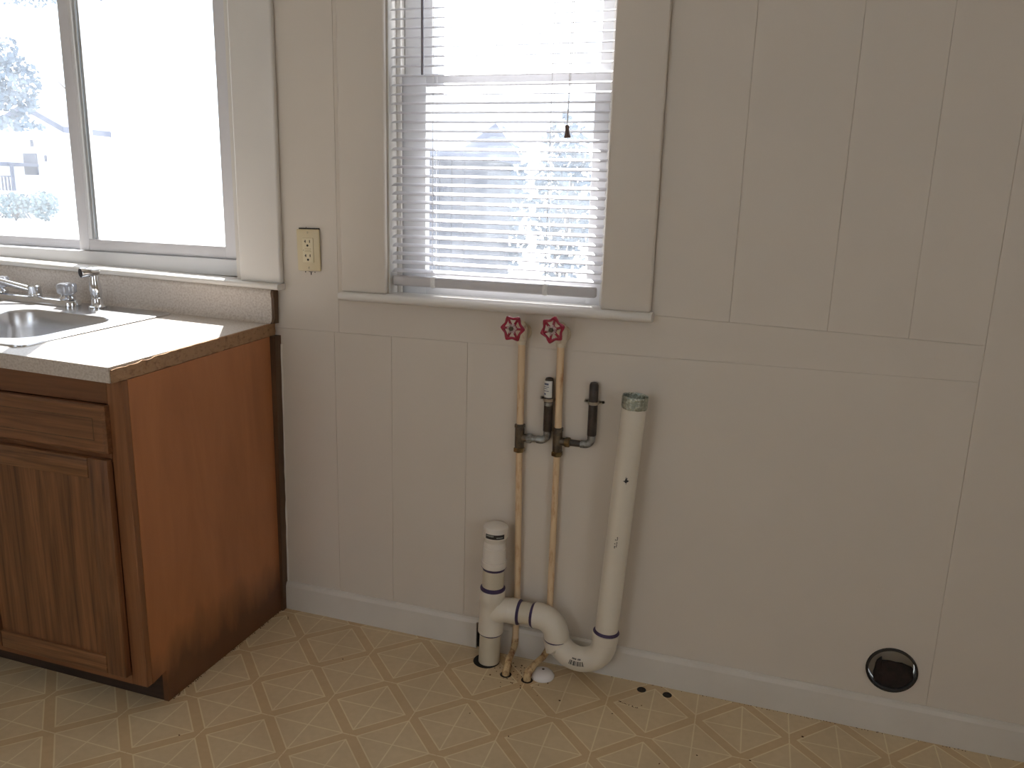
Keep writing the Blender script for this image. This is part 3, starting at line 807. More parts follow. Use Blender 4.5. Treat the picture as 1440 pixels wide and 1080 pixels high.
# ------------------------------------------------------------------ outlet
ot = thing('wall_outlet', 'beige duplex safety outlet plate on the strip between the windows', 'outlet', (-0.112, -0.001, 1.1145), (0, math.radians(-1.0), math.radians(2.5)))
bm = B(); box(bm, -0.0352, 0.0352, -0.0085, -0.002, -0.0572, 0.0572, 0.003, 2); obj('plate', bm, BEIGE, ot, True, local=True)
bm = B(); box(bm, -0.0300, 0.0335, -0.0025, 0.0005, -0.052, 0.0605); obj('box_gap', bm, SLOT, ot, False, local=True)
bm = B(); box(bm, -0.0168, 0.0168, -0.0108, -0.0068, -0.0335, 0.0335, 0.0012, 2); fc = obj('receptacle', bm, BEIGE2, ot, True, local=True)
for zc in (0.0195, -0.0195):
    bm = B()
    box(bm, -0.0082, -0.0056, -0.0111, -0.0100, zc + 0.001, zc + 0.0085); box(bm, -0.0100, -0.0056, -0.0111, -0.0100, zc + 0.0035, zc + 0.0055)
    box(bm, 0.0052, 0.0076, -0.0111, -0.0100, zc + 0.001, zc + 0.0085)
    lathe(bm, (-0.0006, -0.0111, zc - 0.0065), (0, 1, 0), [(0, 0.0032), (0.001, 0.0032)], 12)
    obj('slot', bm, SLOT, fc, False, local=True)
for zc, m_ in ((0.0033, BEIGE), (-0.0033, BEIGE)):
    bm = B(); box(bm, -0.0095, 0.0095, -0.0118, -0.0105, zc - 0.0022, zc + 0.0022, 0.0005); obj('test_button', bm, m_, fc, True, local=True)
bm = B(); lathe(bm, (-0.0135, -0.0112, 0.0), (0, 1, 0), [(0, 0.0009), (0.001, 0.0009)], 8); obj('indicator', bm, SLOT, fc, False, local=True)
for zc in (0.0485, -0.0485):
    bm = B(); lathe(bm, (0, -0.0085, zc), (0, -1, 0), [(0, 0.0032), (0.0006, 0.003), (0.001, 0.0016)], 12); sc_ = obj('screw', bm, BEIGE2, ot, True, local=True)
    bm = B(); box(bm, -0.0005, 0.0005, -0.0098, -0.0090, zc - 0.0028, zc + 0.0028); obj('screw_slot', bm, SLOT, sc_, False, local=True)
# chipped plaster and scuffs under and above the plate
bm = B()
for (cx, cz, w_, h_) in ((-0.110, 1.050, 0.0035, 0.012), (-0.128, 1.0535, 0.004, 0.004), (-0.098, 1.0535, 0.004, 0.003), (-0.122, 1.176, 0.002, 0.005), (-0.112, 1.0545, 0.02, 0.0018)):
    k = 9; ring = []
    for i in range(k):
        a = 2 * PI * i / k; q = rnd.uniform(0.6, 1.1)
        ring.append(bm.verts.new((cx + w_ / 2 * q * math.cos(a), -0.0004, cz + h_ / 2 * q * math.sin(a))))
    bm.faces.new(ring)
obj('chipped_paint', bm, SLOT, wall, False)

# ------------------------------------------------------------------ supply pipes
def hexnut(bm, p, axis, r, h):
    lathe(bm, p, axis, [(0, r * 0.88), (h * 0.15, r), (h * 0.85, r), (h, r * 0.88)], 6)
def handwheel(par, c, axis, rot):
    """round cast wheel: six lobed rim, spokes, centre nut"""
    c = Vector(c); d = Vector(axis).normalized(); s, t = frame_of(d)
    P = lambda r, a, h=0: c + d * h + r * (math.cos(a) * s + math.sin(a) * t)
    bm = B(); R0 = 0.0262; n = 72
    pts = []
    for k in range(n):
        a = 2 * PI * k / n
        pts.append((R0 * (1 + 0.085 * math.cos(6 * (a - rot))), a))
    m = 8; rings = []
    for r, a in pts:
        rr = 0.0042 * (1 + 0.22 * math.cos(6 * (a - rot)))
        rings.append([bm.verts.new(P(r + rr * math.cos(2 * PI * j / m), a, rr * math.sin(2 * PI * j / m))) for j in range(m)])
    for k in range(n):
        for j in range(m): bm.faces.new((rings[k][j], rings[k][(j + 1) % m], rings[(k + 1) % n][(j + 1) % m], rings[(k + 1) % n][j]))
    for k in range(6):
        a = rot + 2 * PI * k / 6
        tube(bm, [P(0.008, a, 0.002), P(0.018, a, 0.001), P(R0, a, 0)], [0.0040, 0.0030, 0.0034], 8)
        lathe(bm, P(R0 + 0.0035, a, -0.003), d, [(0, 0.0042), (0.003, 0.0052), (0.006, 0.0042)], 10)
    lathe(bm, P(0, 0, -0.010), d, [(0, 0.0075), (0.006, 0.0105), (0.013, 0.0105)], 16)
    w_ = obj('handwheel', bm, RED, par)
    bm = B(); lathe(bm, P(0, 0, 0.0026), d, [(0, 0.0110), (0.0012, 0.0112), (0.002, 0.0095)], 10)
    for k in range(6):
        a = rot + 2 * PI * k / 6
        tube(bm, [P(0.007, a, 0.0052), P(0.0135, a, 0.0040)], [0.0032, 0.0022], 8)
    obj('wheel_plate', bm, NUTM, w_)
    bm = B(); hexnut(bm, P(0, 0, 0.0055), d, 0.0062, 0.004); lathe(bm, P(0, 0, 0.008), d, [(0, 0.0028), (0.004, 0.0028)], 10); obj('wheel_nut', bm, FITTING, w_)
    return w_
PY = -0.016
def supply(label, xs, wheel, wrot, tee_z, bend, hole_xy, stub, lab):
    """xs: list of (x,z) of the riser from top to bottom"""
    t = thing('water_supply_pipe', label, 'pipe', (xs[-1][0], PY, 0.0), group='washer supply pipes')
    xt, zt = xs[0]
    up = [(x, PY, z) for x, z in xs if z > tee_z + 0.02]
    xa = xs[1][0]
    bm = B(); tube(bm, up + [(xa, PY, tee_z + 0.030)], 0.0095, 14); obj('riser', bm, COPPAINT, t)
    # valve body: vertical through-piece, packing bonnet and stem towards the room
    bm = B()
    lathe(bm, (xt, PY, zt - 0.028), (0, 0, 1), [(0, 0.0125), (0.010, 0.0125), (0.012, 0.0145), (0.030, 0.0150), (0.044, 0.0150), (0.050, 0.011), (0.054, 0.004)], 16)
    lathe(bm, (xt, PY, zt), (0, 1, 0), [(0, 0.011), (0.0155, 0.011)], 14)
    vb = obj('valve_body', bm, VALVEP, t)
    wd = Vector((-0.22, -1.0, 0.05)).normalized()
    w0 = Vector((xt, PY, wheel[2] - 0.002))
    bm = B(); L_ = (Vector(wheel) - w0).length
    lathe(bm, w0, Vector(wheel) - w0, [(0, 0.0125), (0.014, 0.0125), (0.018, 0.0105), (0.026, 0.0105), (0.027, 0.005), (L_ - 0.004, 0.005)], 12); obj('bonnet', bm, VALVEP, t)
    handwheel(t, wheel, wd, wrot)
    bm = B(); lathe(bm, (xt, -0.003, zt + 0.004), (0, 1, 0), [(0, 0.021), (0.0022, 0.022)], 20); obj('escutcheon', bm, VALVEP, t)
    # tee with compression nuts
    bm = B()
    lathe(bm, (xa, PY, tee_z - 0.030), (0, 0, 1), [(0, 0.0118), (0.006, 0.0128), (0.054, 0.0128), (0.060, 0.0118)], 16)
    lathe(bm, (xa, PY, tee_z), (1, 0, 0), [(0, 0.0105), (0.022, 0.0105)], 14); obj('tee', bm, FITTING, t)
    bm = B(); hexnut(bm, (xa, PY, tee_z - 0.041), (0, 0, 1), 0.0152, 0.013); obj('compression_nut', bm, BRASS, t)
    bm = B(); hexnut(bm, (xa, PY, tee_z + 0.026), (0, 0, 1), 0.0145, 0.011); obj('compression_nut', bm, FITTING, t)
    bm = B(); hexnut(bm, (xa + 0.020, PY, tee_z), (1, 0, 0), 0.0135, 0.014); obj('compression_nut', bm, BRASS if not lab else SOLDER, t)
    # branch, elbow, capped stub (air chamber)
    sx, sz = stub
    r = 0.0175
    zz = tee_z
    path = [(xa + 0.030, PY, zz), (sx - r - 0.004, PY, zz)] + [(sx - r + r * math.sin(math.radians(a)), PY, zz + r - r * math.cos(math.radians(a))) for a in (0, 15, 30, 45, 60, 75, 90)] + [(sx, PY, zz + r + 0.012)]
    k1 = 2
    bm = B(); tube(bm, path[:3], 0.0085, 14); obj('branch', bm, SOLDER if lab else STUBM, t)
    bm = B(); tube(bm, [(path[1][0] - 0.006, PY, zz)] + path[1:], [0.0105] * 2 + [0.0102] * (len(path) - 3) + [0.0112, 0.0112], 16); obj('elbow', bm, SOLDER, t)
    z0 = zz + r + 0.008
    bm = B(); lathe(bm, (sx, PY, z0), (0, 0, 1), [(0, 0.0105), (0.002, 0.0118), (sz - z0 - 0.008, 0.0116), (sz - z0 - 0.002, 0.0095), (sz - z0, 0.004)], 18); sb = obj('air_chamber', bm, STUBM, t)
    if lab:
        bm = B(); patch(bm, (sx, PY, z0), (0, 0, 1), 0.0123, -75, 75, sz - z0 - 0.052, sz - z0 - 0.008, (-0.3, -1, 0), 12); l_ = obj('paper_label', bm, LABELW, sb)
        bm = B()
        for q, (a0, a1, h0, h1) in enumerate(((-40, 25, 0.014, 0.019), (-45, 30, 0.023, 0.0245), (-45, 10, 0.028, 0.0295), (-45, 30, 0.034, 0.0355), (-40, -5, 0.041, 0.045))):
            patch(bm, (sx, PY, z0), (0, 0, 1), 0.0126, a0, a1, sz - z0 - h1, sz - z0 - h0, (-0.3, -1, 0), 6)
        obj('label_print', bm, INKB, l_)
        bm = B(); lathe(bm, (sx, PY, sz - 0.075), (0, 0, 1), [(0, 0.0122), (0.004, 0.0126), (0.008, 0.0122)], 16); obj('band', bm, SOLDER, sb)
    # two-hole pipe strap holding the chamber to the wall
    zs = sz - 0.055 if not lab else sz - 0.060
    bm = B(); path = [(-0.026, -0.0008), (-0.0135, -0.0008)] + [(-0.0132 * math.cos(math.radians(q)), PY - 0.0132 * math.sin(math.radians(q))) for q in range(0, 181, 15)] + [(0.0135, -0.0008), (0.026, -0.0008)]
    lo = [bm.verts.new((sx + p[0], p[1], zs - 0.004)) for p in path]; hi = [bm.verts.new((sx + p[0], p[1], zs + 0.004)) for p in path]
    for q in range(len(path) - 1): bm.faces.new((lo[q], lo[q + 1], hi[q + 1], hi[q]))
    bmesh.ops.solidify(bm, geom=bm.faces[:], thickness=0.0008)
    st_ = obj('pipe_strap', bm, VALVEP, t, False)
    for q in (-0.020, 0.020):
        bm = B(); lathe(bm, (sx + q, -0.0012, zs), (0, -1, 0), [(0, 0.0026), (0.0012, 0.002)], 8); obj('strap_screw', bm, FITTING, st_, False)
    # lower pipe and the rusty bend into the floor
    low = [(xa, PY, tee_z - 0.034)] + [(x, PY, z) for x, z in xs if z < tee_z - 0.04]
    bm = B(); tube(bm, low, 0.0088, 14); obj('lower_pipe', bm, COPPAINT, t)
    x_, z_ = xs[-1]
    hx, hy = hole_xy
    p = [Vector((x_, PY, z_ + 0.004)), Vector((x_, PY - 0.003, z_ - 0.012)), Vector((x_ * .75 + hx * .25, PY * .75 + hy * .25, z_ - 0.024)), Vector((x_ * .35 + hx * .65, PY * .35 + hy * .65, 0.030)), Vector((hx + 0.002, hy + 0.008, 0.021)), Vector((hx, hy, 0.009)), Vector((hx, hy, -0.01))]
    bm = B(); tube(bm, p, [0.0092, 0.0098, 0.0088, 0.0090, 0.0108, 0.0108, 0.0105], 14); obj('floor_bend', bm, RUSTY, t)
    return t
supply('cream water pipe on the left with red handwheel and label on its stub', [(0.5190, 0.931), (0.5210, 0.694), (0.5245, 0.442), (0.5287, 0.206), (0.527, 0.056)],
       (0.5156, -0.085, 0.9543), 0.0, 0.6520, None, (0.5310, -0.108), (0.5970, 0.823), True)
supply('cream water pipe on the right with red handwheel and bare dark stub', [(0.6235, 0.933), (0.6255, 0.694), (0.6248, 0.442), (0.6236, 0.203), (0.6236, 0.056)],
       (0.6187, -0.085, 0.9586), 0.35, 0.6540, None, (0.5930, -0.112), (0.7155, 0.822), False)
for hx, hy in ((0.5310, -0.108), (0.5930, -0.112)):
    bm = B(); lathe(bm, (hx, hy, 0.0), (0, 0, 1), [(0, 0.016), (0.0006, 0.0155)], 18); obj('pipe_hole', bm, HOLE, floor, False)

# ------------------------------------------------------------------ PVC drain trap
dr = thing('drain_trap_assembly', 'white plastic drain with capped stack, U-bend trap and tall leaning standpipe', 'drain pipe', (0.464, -0.047, 0))
DY = -0.060
stk = lambda z: 0.4625 + z * 0.0265
AX = (0.0265, 0, 1)
def onstack(prof_, m_, nm, n=28):
    bm = B(); z0 = prof_[0][0]
    lathe(bm, (stk(z0), DY, z0), AX, [(h - z0, r) for h, r in prof_], n)
    return obj(nm, bm, m_, dr)
onstack([(-0.008, 0.0300), (0.092, 0.0300)], PVCOLD, 'floor_pipe')
onstack([(0.3735, 0.0325), (0.376, 0.0340), (0.400, 0.0340), (0.405, 0.0325), (0.4065, 0.028)], PVCW, 'cleanout_cap')
cap = bpy.data.objects['cleanout_cap']
def axpatch(bm, r, a0, a1, z0, z1):
    patch(bm, (stk(z0), DY, z0), AX, r, a0, a1, 0, z1 - z0, (0.32, -1, 0), 10)
bm = B(); axpatch(bm, 0.0344, -48, 44, 0.3785, 0.3915); lb = obj('black_label', bm, INK, cap)
bm = B()
for k in range(7): axpatch(bm, 0.0347, -42 + k * 5, -42 + k * 5 + 3.4, 0.3855, 0.3895)
for k in range(5): axpatch(bm, 0.0347, 6 + k * 6, 6 + k * 6 + 4, 0.3825, 0.3850)
obj('label_print', bm, plain('pale_print', (0.35, 0.38, 0.36), 0.6), lb)
bm = B(); axpatch(bm, 0.0345, -95, -89, 0.382, 0.397); obj('ink_mark', bm, INK, cap)
onstack([(0.346, 0.0300), (0.374, 0.0300)], PVCW, 'threaded_adapter')
bm = B()
for k in range(4): 
    z = 0.3625 + k * 0.0025
    lathe(bm, (stk(z), DY, z), AX, [(0, 0.0305), (0.0008, 0.0312), (0.0016, 0.0305)], 28)
obj('thread', bm, PVC, dr)
onstack([(0.306, 0.0318), (0.344, 0.0318), (0.346, 0.0302)], PVCW, 'coupling')
onstack([(0.2865, 0.0335), (0.288, 0.0345), (0.304, 0.0345), (0.3062, 0.032)], PVCW, 'coupling')
onstack([(0.2865, 0.0345), (0.2825, 0.0309), (0.2785, 0.0305)][::-1], PURPLE, 'primer_ring')
onstack([(0.222, 0.0300), (0.2868, 0.0300)], PVCOLD, 'nipple')
onstack([(0.2185, 0.0345), (0.2225, 0.0348), (0.2285, 0.0306)], PURPLE, 'primer_ring')
# sanitary tee
bm = B()
z0 = 0.088
lathe(bm, (stk(z0), DY, z0), AX, [(0, 0.0340), (0.0015, 0.0352), (0.030, 0.0352), (0.034, 0.0335), (0.095, 0.0335), (0.098, 0.0352), (0.129, 0.0352), (0.1315, 0.0335)], 32)
tz = 0.1625
pts = [(stk(tz) + 0.004, DY, tz - 0.012), (stk(tz) + 0.030, DY, tz - 0.003), (stk(tz) + 0.050, DY, tz), (0.5195, DY, tz), (0.5205, DY, tz), (0.5445, DY, tz), (0.5455, DY, tz)]
tube(bm, pts, [0.033, 0.0335, 0.0335, 0.0335, 0.0352, 0.0352, 0.0335], 28)
obj('sanitary_tee', bm, PVC, dr)
onstack([(0.0845, 0.0325), (0.088, 0.0345), (0.0893, 0.0347)], PURPLE, 'primer_ring')
bm = B(); lathe(bm, (0.540, DY, tz), (1, 0, 0.02), [(0, 0.0300), (0.062, 0.0300)], 28); obj('nipple', bm, PVCOLD, dr)
bm = B(); lathe(bm, (0.5448, DY, tz), (1, 0, 0), [(0, 0.0349), (0.003, 0.0346), (0.007, 0.0306)], 28); obj('primer_ring', bm, PURPLE, dr)
bm = B(); lathe(bm, (0.5825, DY, tz), (1, 0, 0), [(0, 0.0305), (0.006, 0.0342), (0.0085, 0.0350)], 28); obj('primer_ring', bm, PURPLE, dr)
# elbow down
er = 0.052; ex = 0.6025
ez = tz + 0.001
pa = [Vector((0.590, DY, ez)), Vector((0.5915, DY, ez)), Vector((ex, DY, ez))] + [Vector((ex + er * math.sin(math.radians(a)), DY, ez - er + er * math.cos(math.radians(a)))) for a in range(10, 91, 10)] + [Vector((ex + er, DY, ez - er - 0.010))]
bm = B(); tube(bm, pa, [0.0335, 0.0352, 0.0352] + [0.0348] * 9 + [0.0345], 28); obj('elbow', bm, PVC, dr)
# U bend
ucx, ucz, ur = 0.7208, 0.1245, 0.0660
pa = [Vector((ucx - ur, DY, 0.1045)), Vector((ucx - ur + 0.0003, DY, 0.1030)), Vector((ucx - ur + 0.002, DY, 0.0860))]
pa2 = arc((ucx, ucz), ur, 208, 360, 16, y=DY)
pts = pa + pa2 + [Vector((ucx + ur, DY, 0.128)), Vector((ucx + ur + .0005, DY, 0.1300)), Vector((ucx + ur + 0.0015, DY, 0.152)), Vector((ucx + ur + 0.0016, DY, 0.1535))]
rad = [0.0340, 0.0357, 0.0357] + [0.0333] * len(pa2) + [0.0335, 0.0355, 0.0355, 0.034]
bm = B(); tube(bm, pts, rad, 28); ub = obj('u_bend', bm, PVC, dr)
bm = B(); lathe(bm, (ucx - ur, DY, 0.1040), (0, 0, 1), [(0, 0.0347), (0.003, 0.0352), (0.0042, 0.0343)], 28); obj('primer_ring', bm, PURPLE, dr)
# printed bar marks on the bend
bm = B()
for k in range(11):
    a = 251 + k * 3.3
    w_ = (1.5, 2.2, 1.0, 2.6, 1.6, 1.0, 2.4, 1.4, 2.0, 1.2, 2.4)[k]
    q = []
    for aa in (a, a + w_):
        for ph in (-18, 4):
            t = math.radians(aa); p = math.radians(ph + 0)
            rr = 0.0342
            radial = Vector((math.cos(t), 0, math.sin(t)))
            q.append(Vector((ucx, DY, ucz)) + ur * radial + rr * (math.cos(p) * Vector((0, -1, 0)) + math.sin(p) * radial))
    vs = [bm.verts.new(v) for v in (q[0], q[1], q[3], q[2])]; bm.faces.new(vs)
for k in range(8):
    a = 255 + k * 3.4
    q = []
    for aa in (a, a + 2.5):
        for ph in (-31, -24):
            t = math.radians(aa); p = math.radians(ph)
            radial = Vector((math.cos(t), 0, math.sin(t)))
            q.append(Vector((ucx, DY, ucz)) + ur * radial + 0.0342 * (math.cos(p) * Vector((0, -1, 0)) + math.sin(p) * radial))
    if k != 4: bm.faces.new([bm.verts.new(v) for v in (q[0], q[1], q[3], q[2])])
obj('printed_bars', bm, INK, ub, False)
# leaning standpipe
s0 = Vector((0.7885, DY, 0.140)); s1_ = Vector((0.8250, DY + 0.004, 0.783)); sax = (s1_ - s0)
SL = sax.length
bm = B()
lathe(bm, s0, sax, [(0, 0.0302), (SL, 0.0302), (SL, 0.0268), (SL - 0.09, 0.0268)], 32, cap=False); stand = obj('standpipe', bm, PVC, dr)
bm = B(); lathe(bm, s0, sax, [(0.0145, 0.0352), (0.0185, 0.0325), (0.0215, 0.0303)], 28, cap=False); obj('primer_ring', bm, PURPLE, dr)
bm = B(); lathe(bm, s0, sax, [(SL - 0.012, 0.0312), (SL - 0.008, 0.0322), (SL + 0.016, 0.0326), (SL + 0.020, 0.0318), (SL + 0.017, 0.0300), (SL - 0.005, 0.0298)], 40, cap=False)
for v in bm.verts: v.co += Vector((rnd.uniform(-1, 1), rnd.uniform(-1, 1), rnd.uniform(-1, 1))) * 0.0006
o_ = obj('foil_collar', bm, FOIL, dr, False)
o_['label'] = 'shiny crinkled metal collar'
ref = (0.18, -1, 0)
def sp_shape(poly):
    bm = B()
    d = sax.normalized(); s = (Vector(ref) - d * Vector(ref).dot(d)).normalized(); t = d.cross(s)
    vs = []
    for a, h in poly:
        a = math.radians(a); vs.append(bm.verts.new(s0 + d * h + 0.0306 * (math.cos(a) * s + math.sin(a) * t)))
    bm.faces.new(vs); return bm
# black splatter: an irregular blot with arms
cz = 0.452
k = 16; poly = []
radii = [(16, .006), (5, .002), (7, .004), (26, .003), (6, .0035), (8, .009), (4, .004), (8, .010), (5, .004), (14, .004), (5, .002), (13, -.0), (5, .003), (11, .010), (4, .005), (6, .011)]
bm = sp_shape([(2 + 8 * math.cos(2 * PI * i / k) * (1.9 if i in (0, 3, 9, 11) else 0.62), cz + 0.008 * math.sin(2 * PI * i / k) * (1.6 if i in (5, 13, 15, 2) else 0.75)) for i in range(k)])
obj('black_splatter', bm, INK, stand, False)
bm = B()
for k in range(9):
    for (a0, a1) in ((-16, -9), (-7, -1)):
        if rnd.random() < 0.8: patch(bm, s0, sax, 0.0306, a0 + rnd.uniform(0, 2), a1 - rnd.uniform(0, 2), 0.268 + k * 0.0036, 0.2705 + k * 0.0036, ref, 2)
obj('printed_code', bm, INK, stand, False)
# hole cut round the stack
bm = B(); lathe(bm, (0.459, DY - 0.004, 0.0), (0, 0, 1), [(0, 0.0375), (0.0007, 0.037)], 24); obj('pipe_hole', bm, HOLE, floor, False)

dr.location += Vector((0.0026, 0, 0.0045))

# ------------------------------------------------------------------ floor pieces
cp = thing('floor_cap', 'white domed plastic cap on the floor below the U-bend', 'cap', (0.6270, -0.0790, 0))
bm = B(); lathe(bm, (0.6270, -0.0790, 0.0), (0, 0, 1), [(0, 0.0325), (0.003, 0.0328), (0.008, 0.0305), (0.0135, 0.0245), (0.0165, 0.016), (0.018, 0.006), (0.0182, 0.001)], 32); dm = obj('dome', bm, plain('white_cap_plastic', (0.80, 0.77, 0.76), 0.35, var=0.03), cp)
bm = B(); lathe(bm, (0.6275, -0.0740, 0.0178), (0, 0, 1), [(0, 0.0036), (0.0008, 0.0036), (0.001, 0.002)], 12); obj('screw_head', bm, FITTING, dm)
for (x, y) in ((0.8938, -0.0459), (0.9618, -0.0450)):
    bm = B(); lathe(bm, (x, y, 0), (0, 0, 1), [(0, 0.0122), (0.0008, 0.0118), (0.0009, 0.0102), (0.0004, 0.0098), (0.0004, 0.001)], 22); obj('round_hole', bm, HOLE, floor, False)
bm = B()
def crumb(x, y, s, h=0.3):
    bmesh.ops.create_icosphere(bm, subdivisions=1, radius=s, matrix=Matrix.Translation((x, y, s * h * 0.9)) @ Matrix.Rotation(rnd.uniform(0, 6), 4, 'Z') @ Matrix.Diagonal((1, rnd.uniform(0.5, 0.9), h, 1)))
for k in range(95):
    x = rnd.gauss(0.575, 0.05); y = rnd.gauss(-0.105, 0.028)
    if y > -0.02 or (x - 0.627) ** 2 + (y + 0.079) ** 2 < 0.034 ** 2: continue
    crumb(x, y, rnd.uniform(0.0008, 0.0034))
for (x, y) in ((0.905, -0.115), (0.84, -0.175), (1.06, -0.26), (1.18, -0.235), (-0.19, -0.06), (-0.185, -0.068), (0.08, -0.20), (1.30, -0.10), (0.98, -0.32), (0.50, -0.30), (0.62, -0.35), (-0.12, -0.62), (0.7, -0.17)):
    crumb(x, y, rnd.uniform(0.002, 0.0036))
for k in range(16): crumb(0.845 + k * 0.0035 + rnd.uniform(-.003, .003), -0.118 - k * 0.0008 + rnd.uniform(-.002, .002), rnd.uniform(0.001, 0.0026))
for k in range(90):
    t = rnd.random(); crumb(0.80 + t * 1.0, -0.0150 + rnd.uniform(-.003, .001), rnd.uniform(0.0007, 0.0020))
for k in range(70):
    t = rnd.random(); crumb(FX + rnd.uniform(0.001, 0.005), -0.5226 + t * 0.5, rnd.uniform(0.001, 0.0028))
db = obj('floor_debris', bm, DIRT, None, False); db['kind'] = 'stuff'; db['label'] = 'rusty crumbs and dirt scattered on the vinyl floor round the pipes'; db['category'] = 'debris'

# ------------------------------------------------------------------ dryer vent
dv = thing('dryer_duct', 'round metal dryer duct with a dark clump inside, low in the wall on the right', 'vent', (VX, 0, VZ))
bm = B(); lathe(bm, (VX, -0.004, VZ), (0, 1, 0), [(0, VR - 0.0035), (0, VR - 0.0012), (0.15, VR - 0.0012)], 40, cap=False)
lathe(bm, (VX, -0.004, VZ), (0, 1, 0), [(0, VR - 0.0035), (0.15, VR - 0.0035)], 40, cap=False); obj('duct', bm, GALV, dv)
bm = B(); lathe(bm, (VX, -0.0055, VZ), (0, 1, 0), [(0.001, VR - 0.0035), (0, VR - 0.0015), (0.001, VR + 0.0022), (0.0055, VR + 0.0024)], 40, cap=False); obj('rim_seal', bm, RUBBER, dv)
bm = B(); lathe(bm, (VX, 0.019, VZ), (0, 1, 0), [(0, VR - 0.0045), (0.002, VR - 0.0045)], 32); obj('damper_flap', bm, GALV, dv, False)
bm = B()                                          # dark irregular mass in front of the flap
R_ = VR - 0.0046
top = [(-0.72, -0.45), (-0.69, -0.25), (-0.67, 0.02), (-0.62, 0.2), (-0.52, 0.34), (-0.44, 0.42), (-0.41, 0.24), (-0.25, 0.25), (-0.05, 0.28), (0.2, 0.25), (0.45, 0.27), (0.7, 0.20), (0.88, 0.16), (0.97, 0.05)]
front = []
for (x, zt_) in top:
    zb_ = -math.sqrt(1 - x * x) * 0.99
    zt_ = min(zt_, -zb_)
    col_ = []
    for j in range(9):
        q = j / 8; z = zb_ + (zt_ - zb_) * q
        col_.append(bm.verts.new((VX + x * R_, 0.003 + 0.013 * q + rnd.uniform(-.001, .001), VZ + z * R_)))
    col_.append(bm.verts.new((VX + x * R_, 0.0186, VZ + zt_ * R_)))
    front.append(col_)
for i in range(len(front) - 1):
    for j in range(9): bm.faces.new((front[i][j], front[i + 1][j], front[i + 1][j + 1], front[i][j + 1]))
obj('dark_clump', bm, CLUMP, dv)

# ------------------------------------------------------------------ outside
HWHITE = plain('white_house_siding', (0.80, 0.81, 0.83), 0.7)
HROOF = plain('dark_blue_grey_roof', (0.085, 0.10, 0.15), 0.9, var=0.2, vscale=3)
HDARK = plain('dark_house_opening', (0.07, 0.08, 0.12), 0.5)
LEAF = plain('blue_green_foliage', (0.10, 0.14, 0.19), 0.8, var=0.4, vscale=1.5)
LEAF2 = plain('pale_shrub_foliage', (0.15, 0.21, 0.24), 0.8, var=0.4, vscale=2)
HEDGE = plain('dark_hedge_foliage', (0.045, 0.065, 0.095), 0.85, var=0.4, vscale=3)
BARK = plain('grey_bark', (0.10, 0.09, 0.10), 0.9)
SNOW = plain('bright_bare_ground', (0.62, 0.62, 0.60), 0.9, var=0.06, vscale=0.4)
GZ = -0.45
bm = B(); box(bm, -75, 40, 0.30, 90, GZ - 0.2, GZ)
g = struct('yard_ground', bm, SNOW)

def foliage(bm, c, rx, ry, rz, n, s, seed):
    r = random.Random(seed)
    for _ in range(n):
        while True:
            p = Vector((r.uniform(-1, 1), r.uniform(-1, 1), r.uniform(-1, 1)))
            if p.length <= 1: break
        q = Vector(c) + Vector((p.x * rx, p.y * ry, p.z * rz))
        a = Vector((r.uniform(-1, 1), r.uniform(-1, 1), r.uniform(-1, 1))).normalized(); b_ = a.orthogonal().normalized()
        l = s * r.uniform(0.6, 1.3)
        bm.faces.new([bm.verts.new(v) for v in (q - a * l, q + b_ * l * 0.6, q + a * l, q - b_ * l * 0.6)])

hs = thing('neighbour_house', 'pale gabled house with a porch seen through the left window', 'house', (-35.3, 33, GZ))
X0, X1, AXX, EZ, AZ = -37.0, -32.6, -34.75, 3.75, 4.75
bm = B(); prism(bm, [(X0, GZ), (X1, GZ), (X1, EZ), (AXX, AZ), (X0, EZ)], 30, 32.4, 'y'); obj('walls', bm, HWHITE, hs, False)
for (xa, za, xb, zb) in ((AXX, AZ, X1 + 0.3, EZ - 0.1), (AXX, AZ, X0 - 0.3, EZ - 0.1)):
    bm = B(); prism(bm, [(xa, za + 0.02), (xb, zb + 0.02), (xb, zb + 0.3), (xa, za + 0.3)], 29.7, 32.7, 'y'); obj('roof_plane', bm, HROOF, hs, False)
def house_window(x0, x1, z0, z1, y=29.96):
    bm = B(); t = 0.06
    box(bm, x0 - t, x0, y - 0.05, y + 0.04, z0 - t, z1 + t); box(bm, x1, x1 + t, y - 0.05, y + 0.04, z0 - t, z1 + t)
    box(bm, x0, x1, y - 0.05, y + 0.04, z0 - t, z0); box(bm, x0, x1, y - 0.05, y + 0.04, z1, z1 + t)
    f = obj('window', bm, HWHITE, hs, False)
    bm = B(); box(bm, x0, x1, y - 0.01, y + 0.04, z0, z1); obj('pane', bm, HDARK, f, False)
house_window(-34.75, -34.5, 3.0, 3.35)
house_window(-33.95, -33.72, 2.3, 2.62)
bm = B(); box(bm, -35.3, -34.45, 29.93, 30.0, 1.65, 2.7); obj('doorway', bm, HDARK, hs, False)
bm = B(); box(bm, -39.5, -34.4, 28.2, 30.0, 2.05, 2.20); obj('porch_roof', bm, HROOF, hs, False)
bm = B(); box(bm, -39.5, -34.2, 28.3, 30.0, 0.72, 0.86); obj('porch_deck', bm, HWHITE, hs, False)
for x in (-39.3, -37.4, -35.9, -34.3):
    bm = B(); box(bm, x - 0.06, x + 0.06, 28.3, 28.42, 0.86, 2.05); obj('porch_post', bm, HROOF, hs, False)
for k in range(14):
    x = -37.2 + k * 0.22
    bm = B(); box(bm, x - 0.035, x + 0.035, 28.33, 28.39, 0.86, 1.5); obj('baluster', bm, HDARK, hs, False)
bm = B(); box(bm, -39.3, -34.2, 28.32, 28.40, 1.5, 1.58); obj('handrail', bm, HDARK, hs, False)
bm = B()
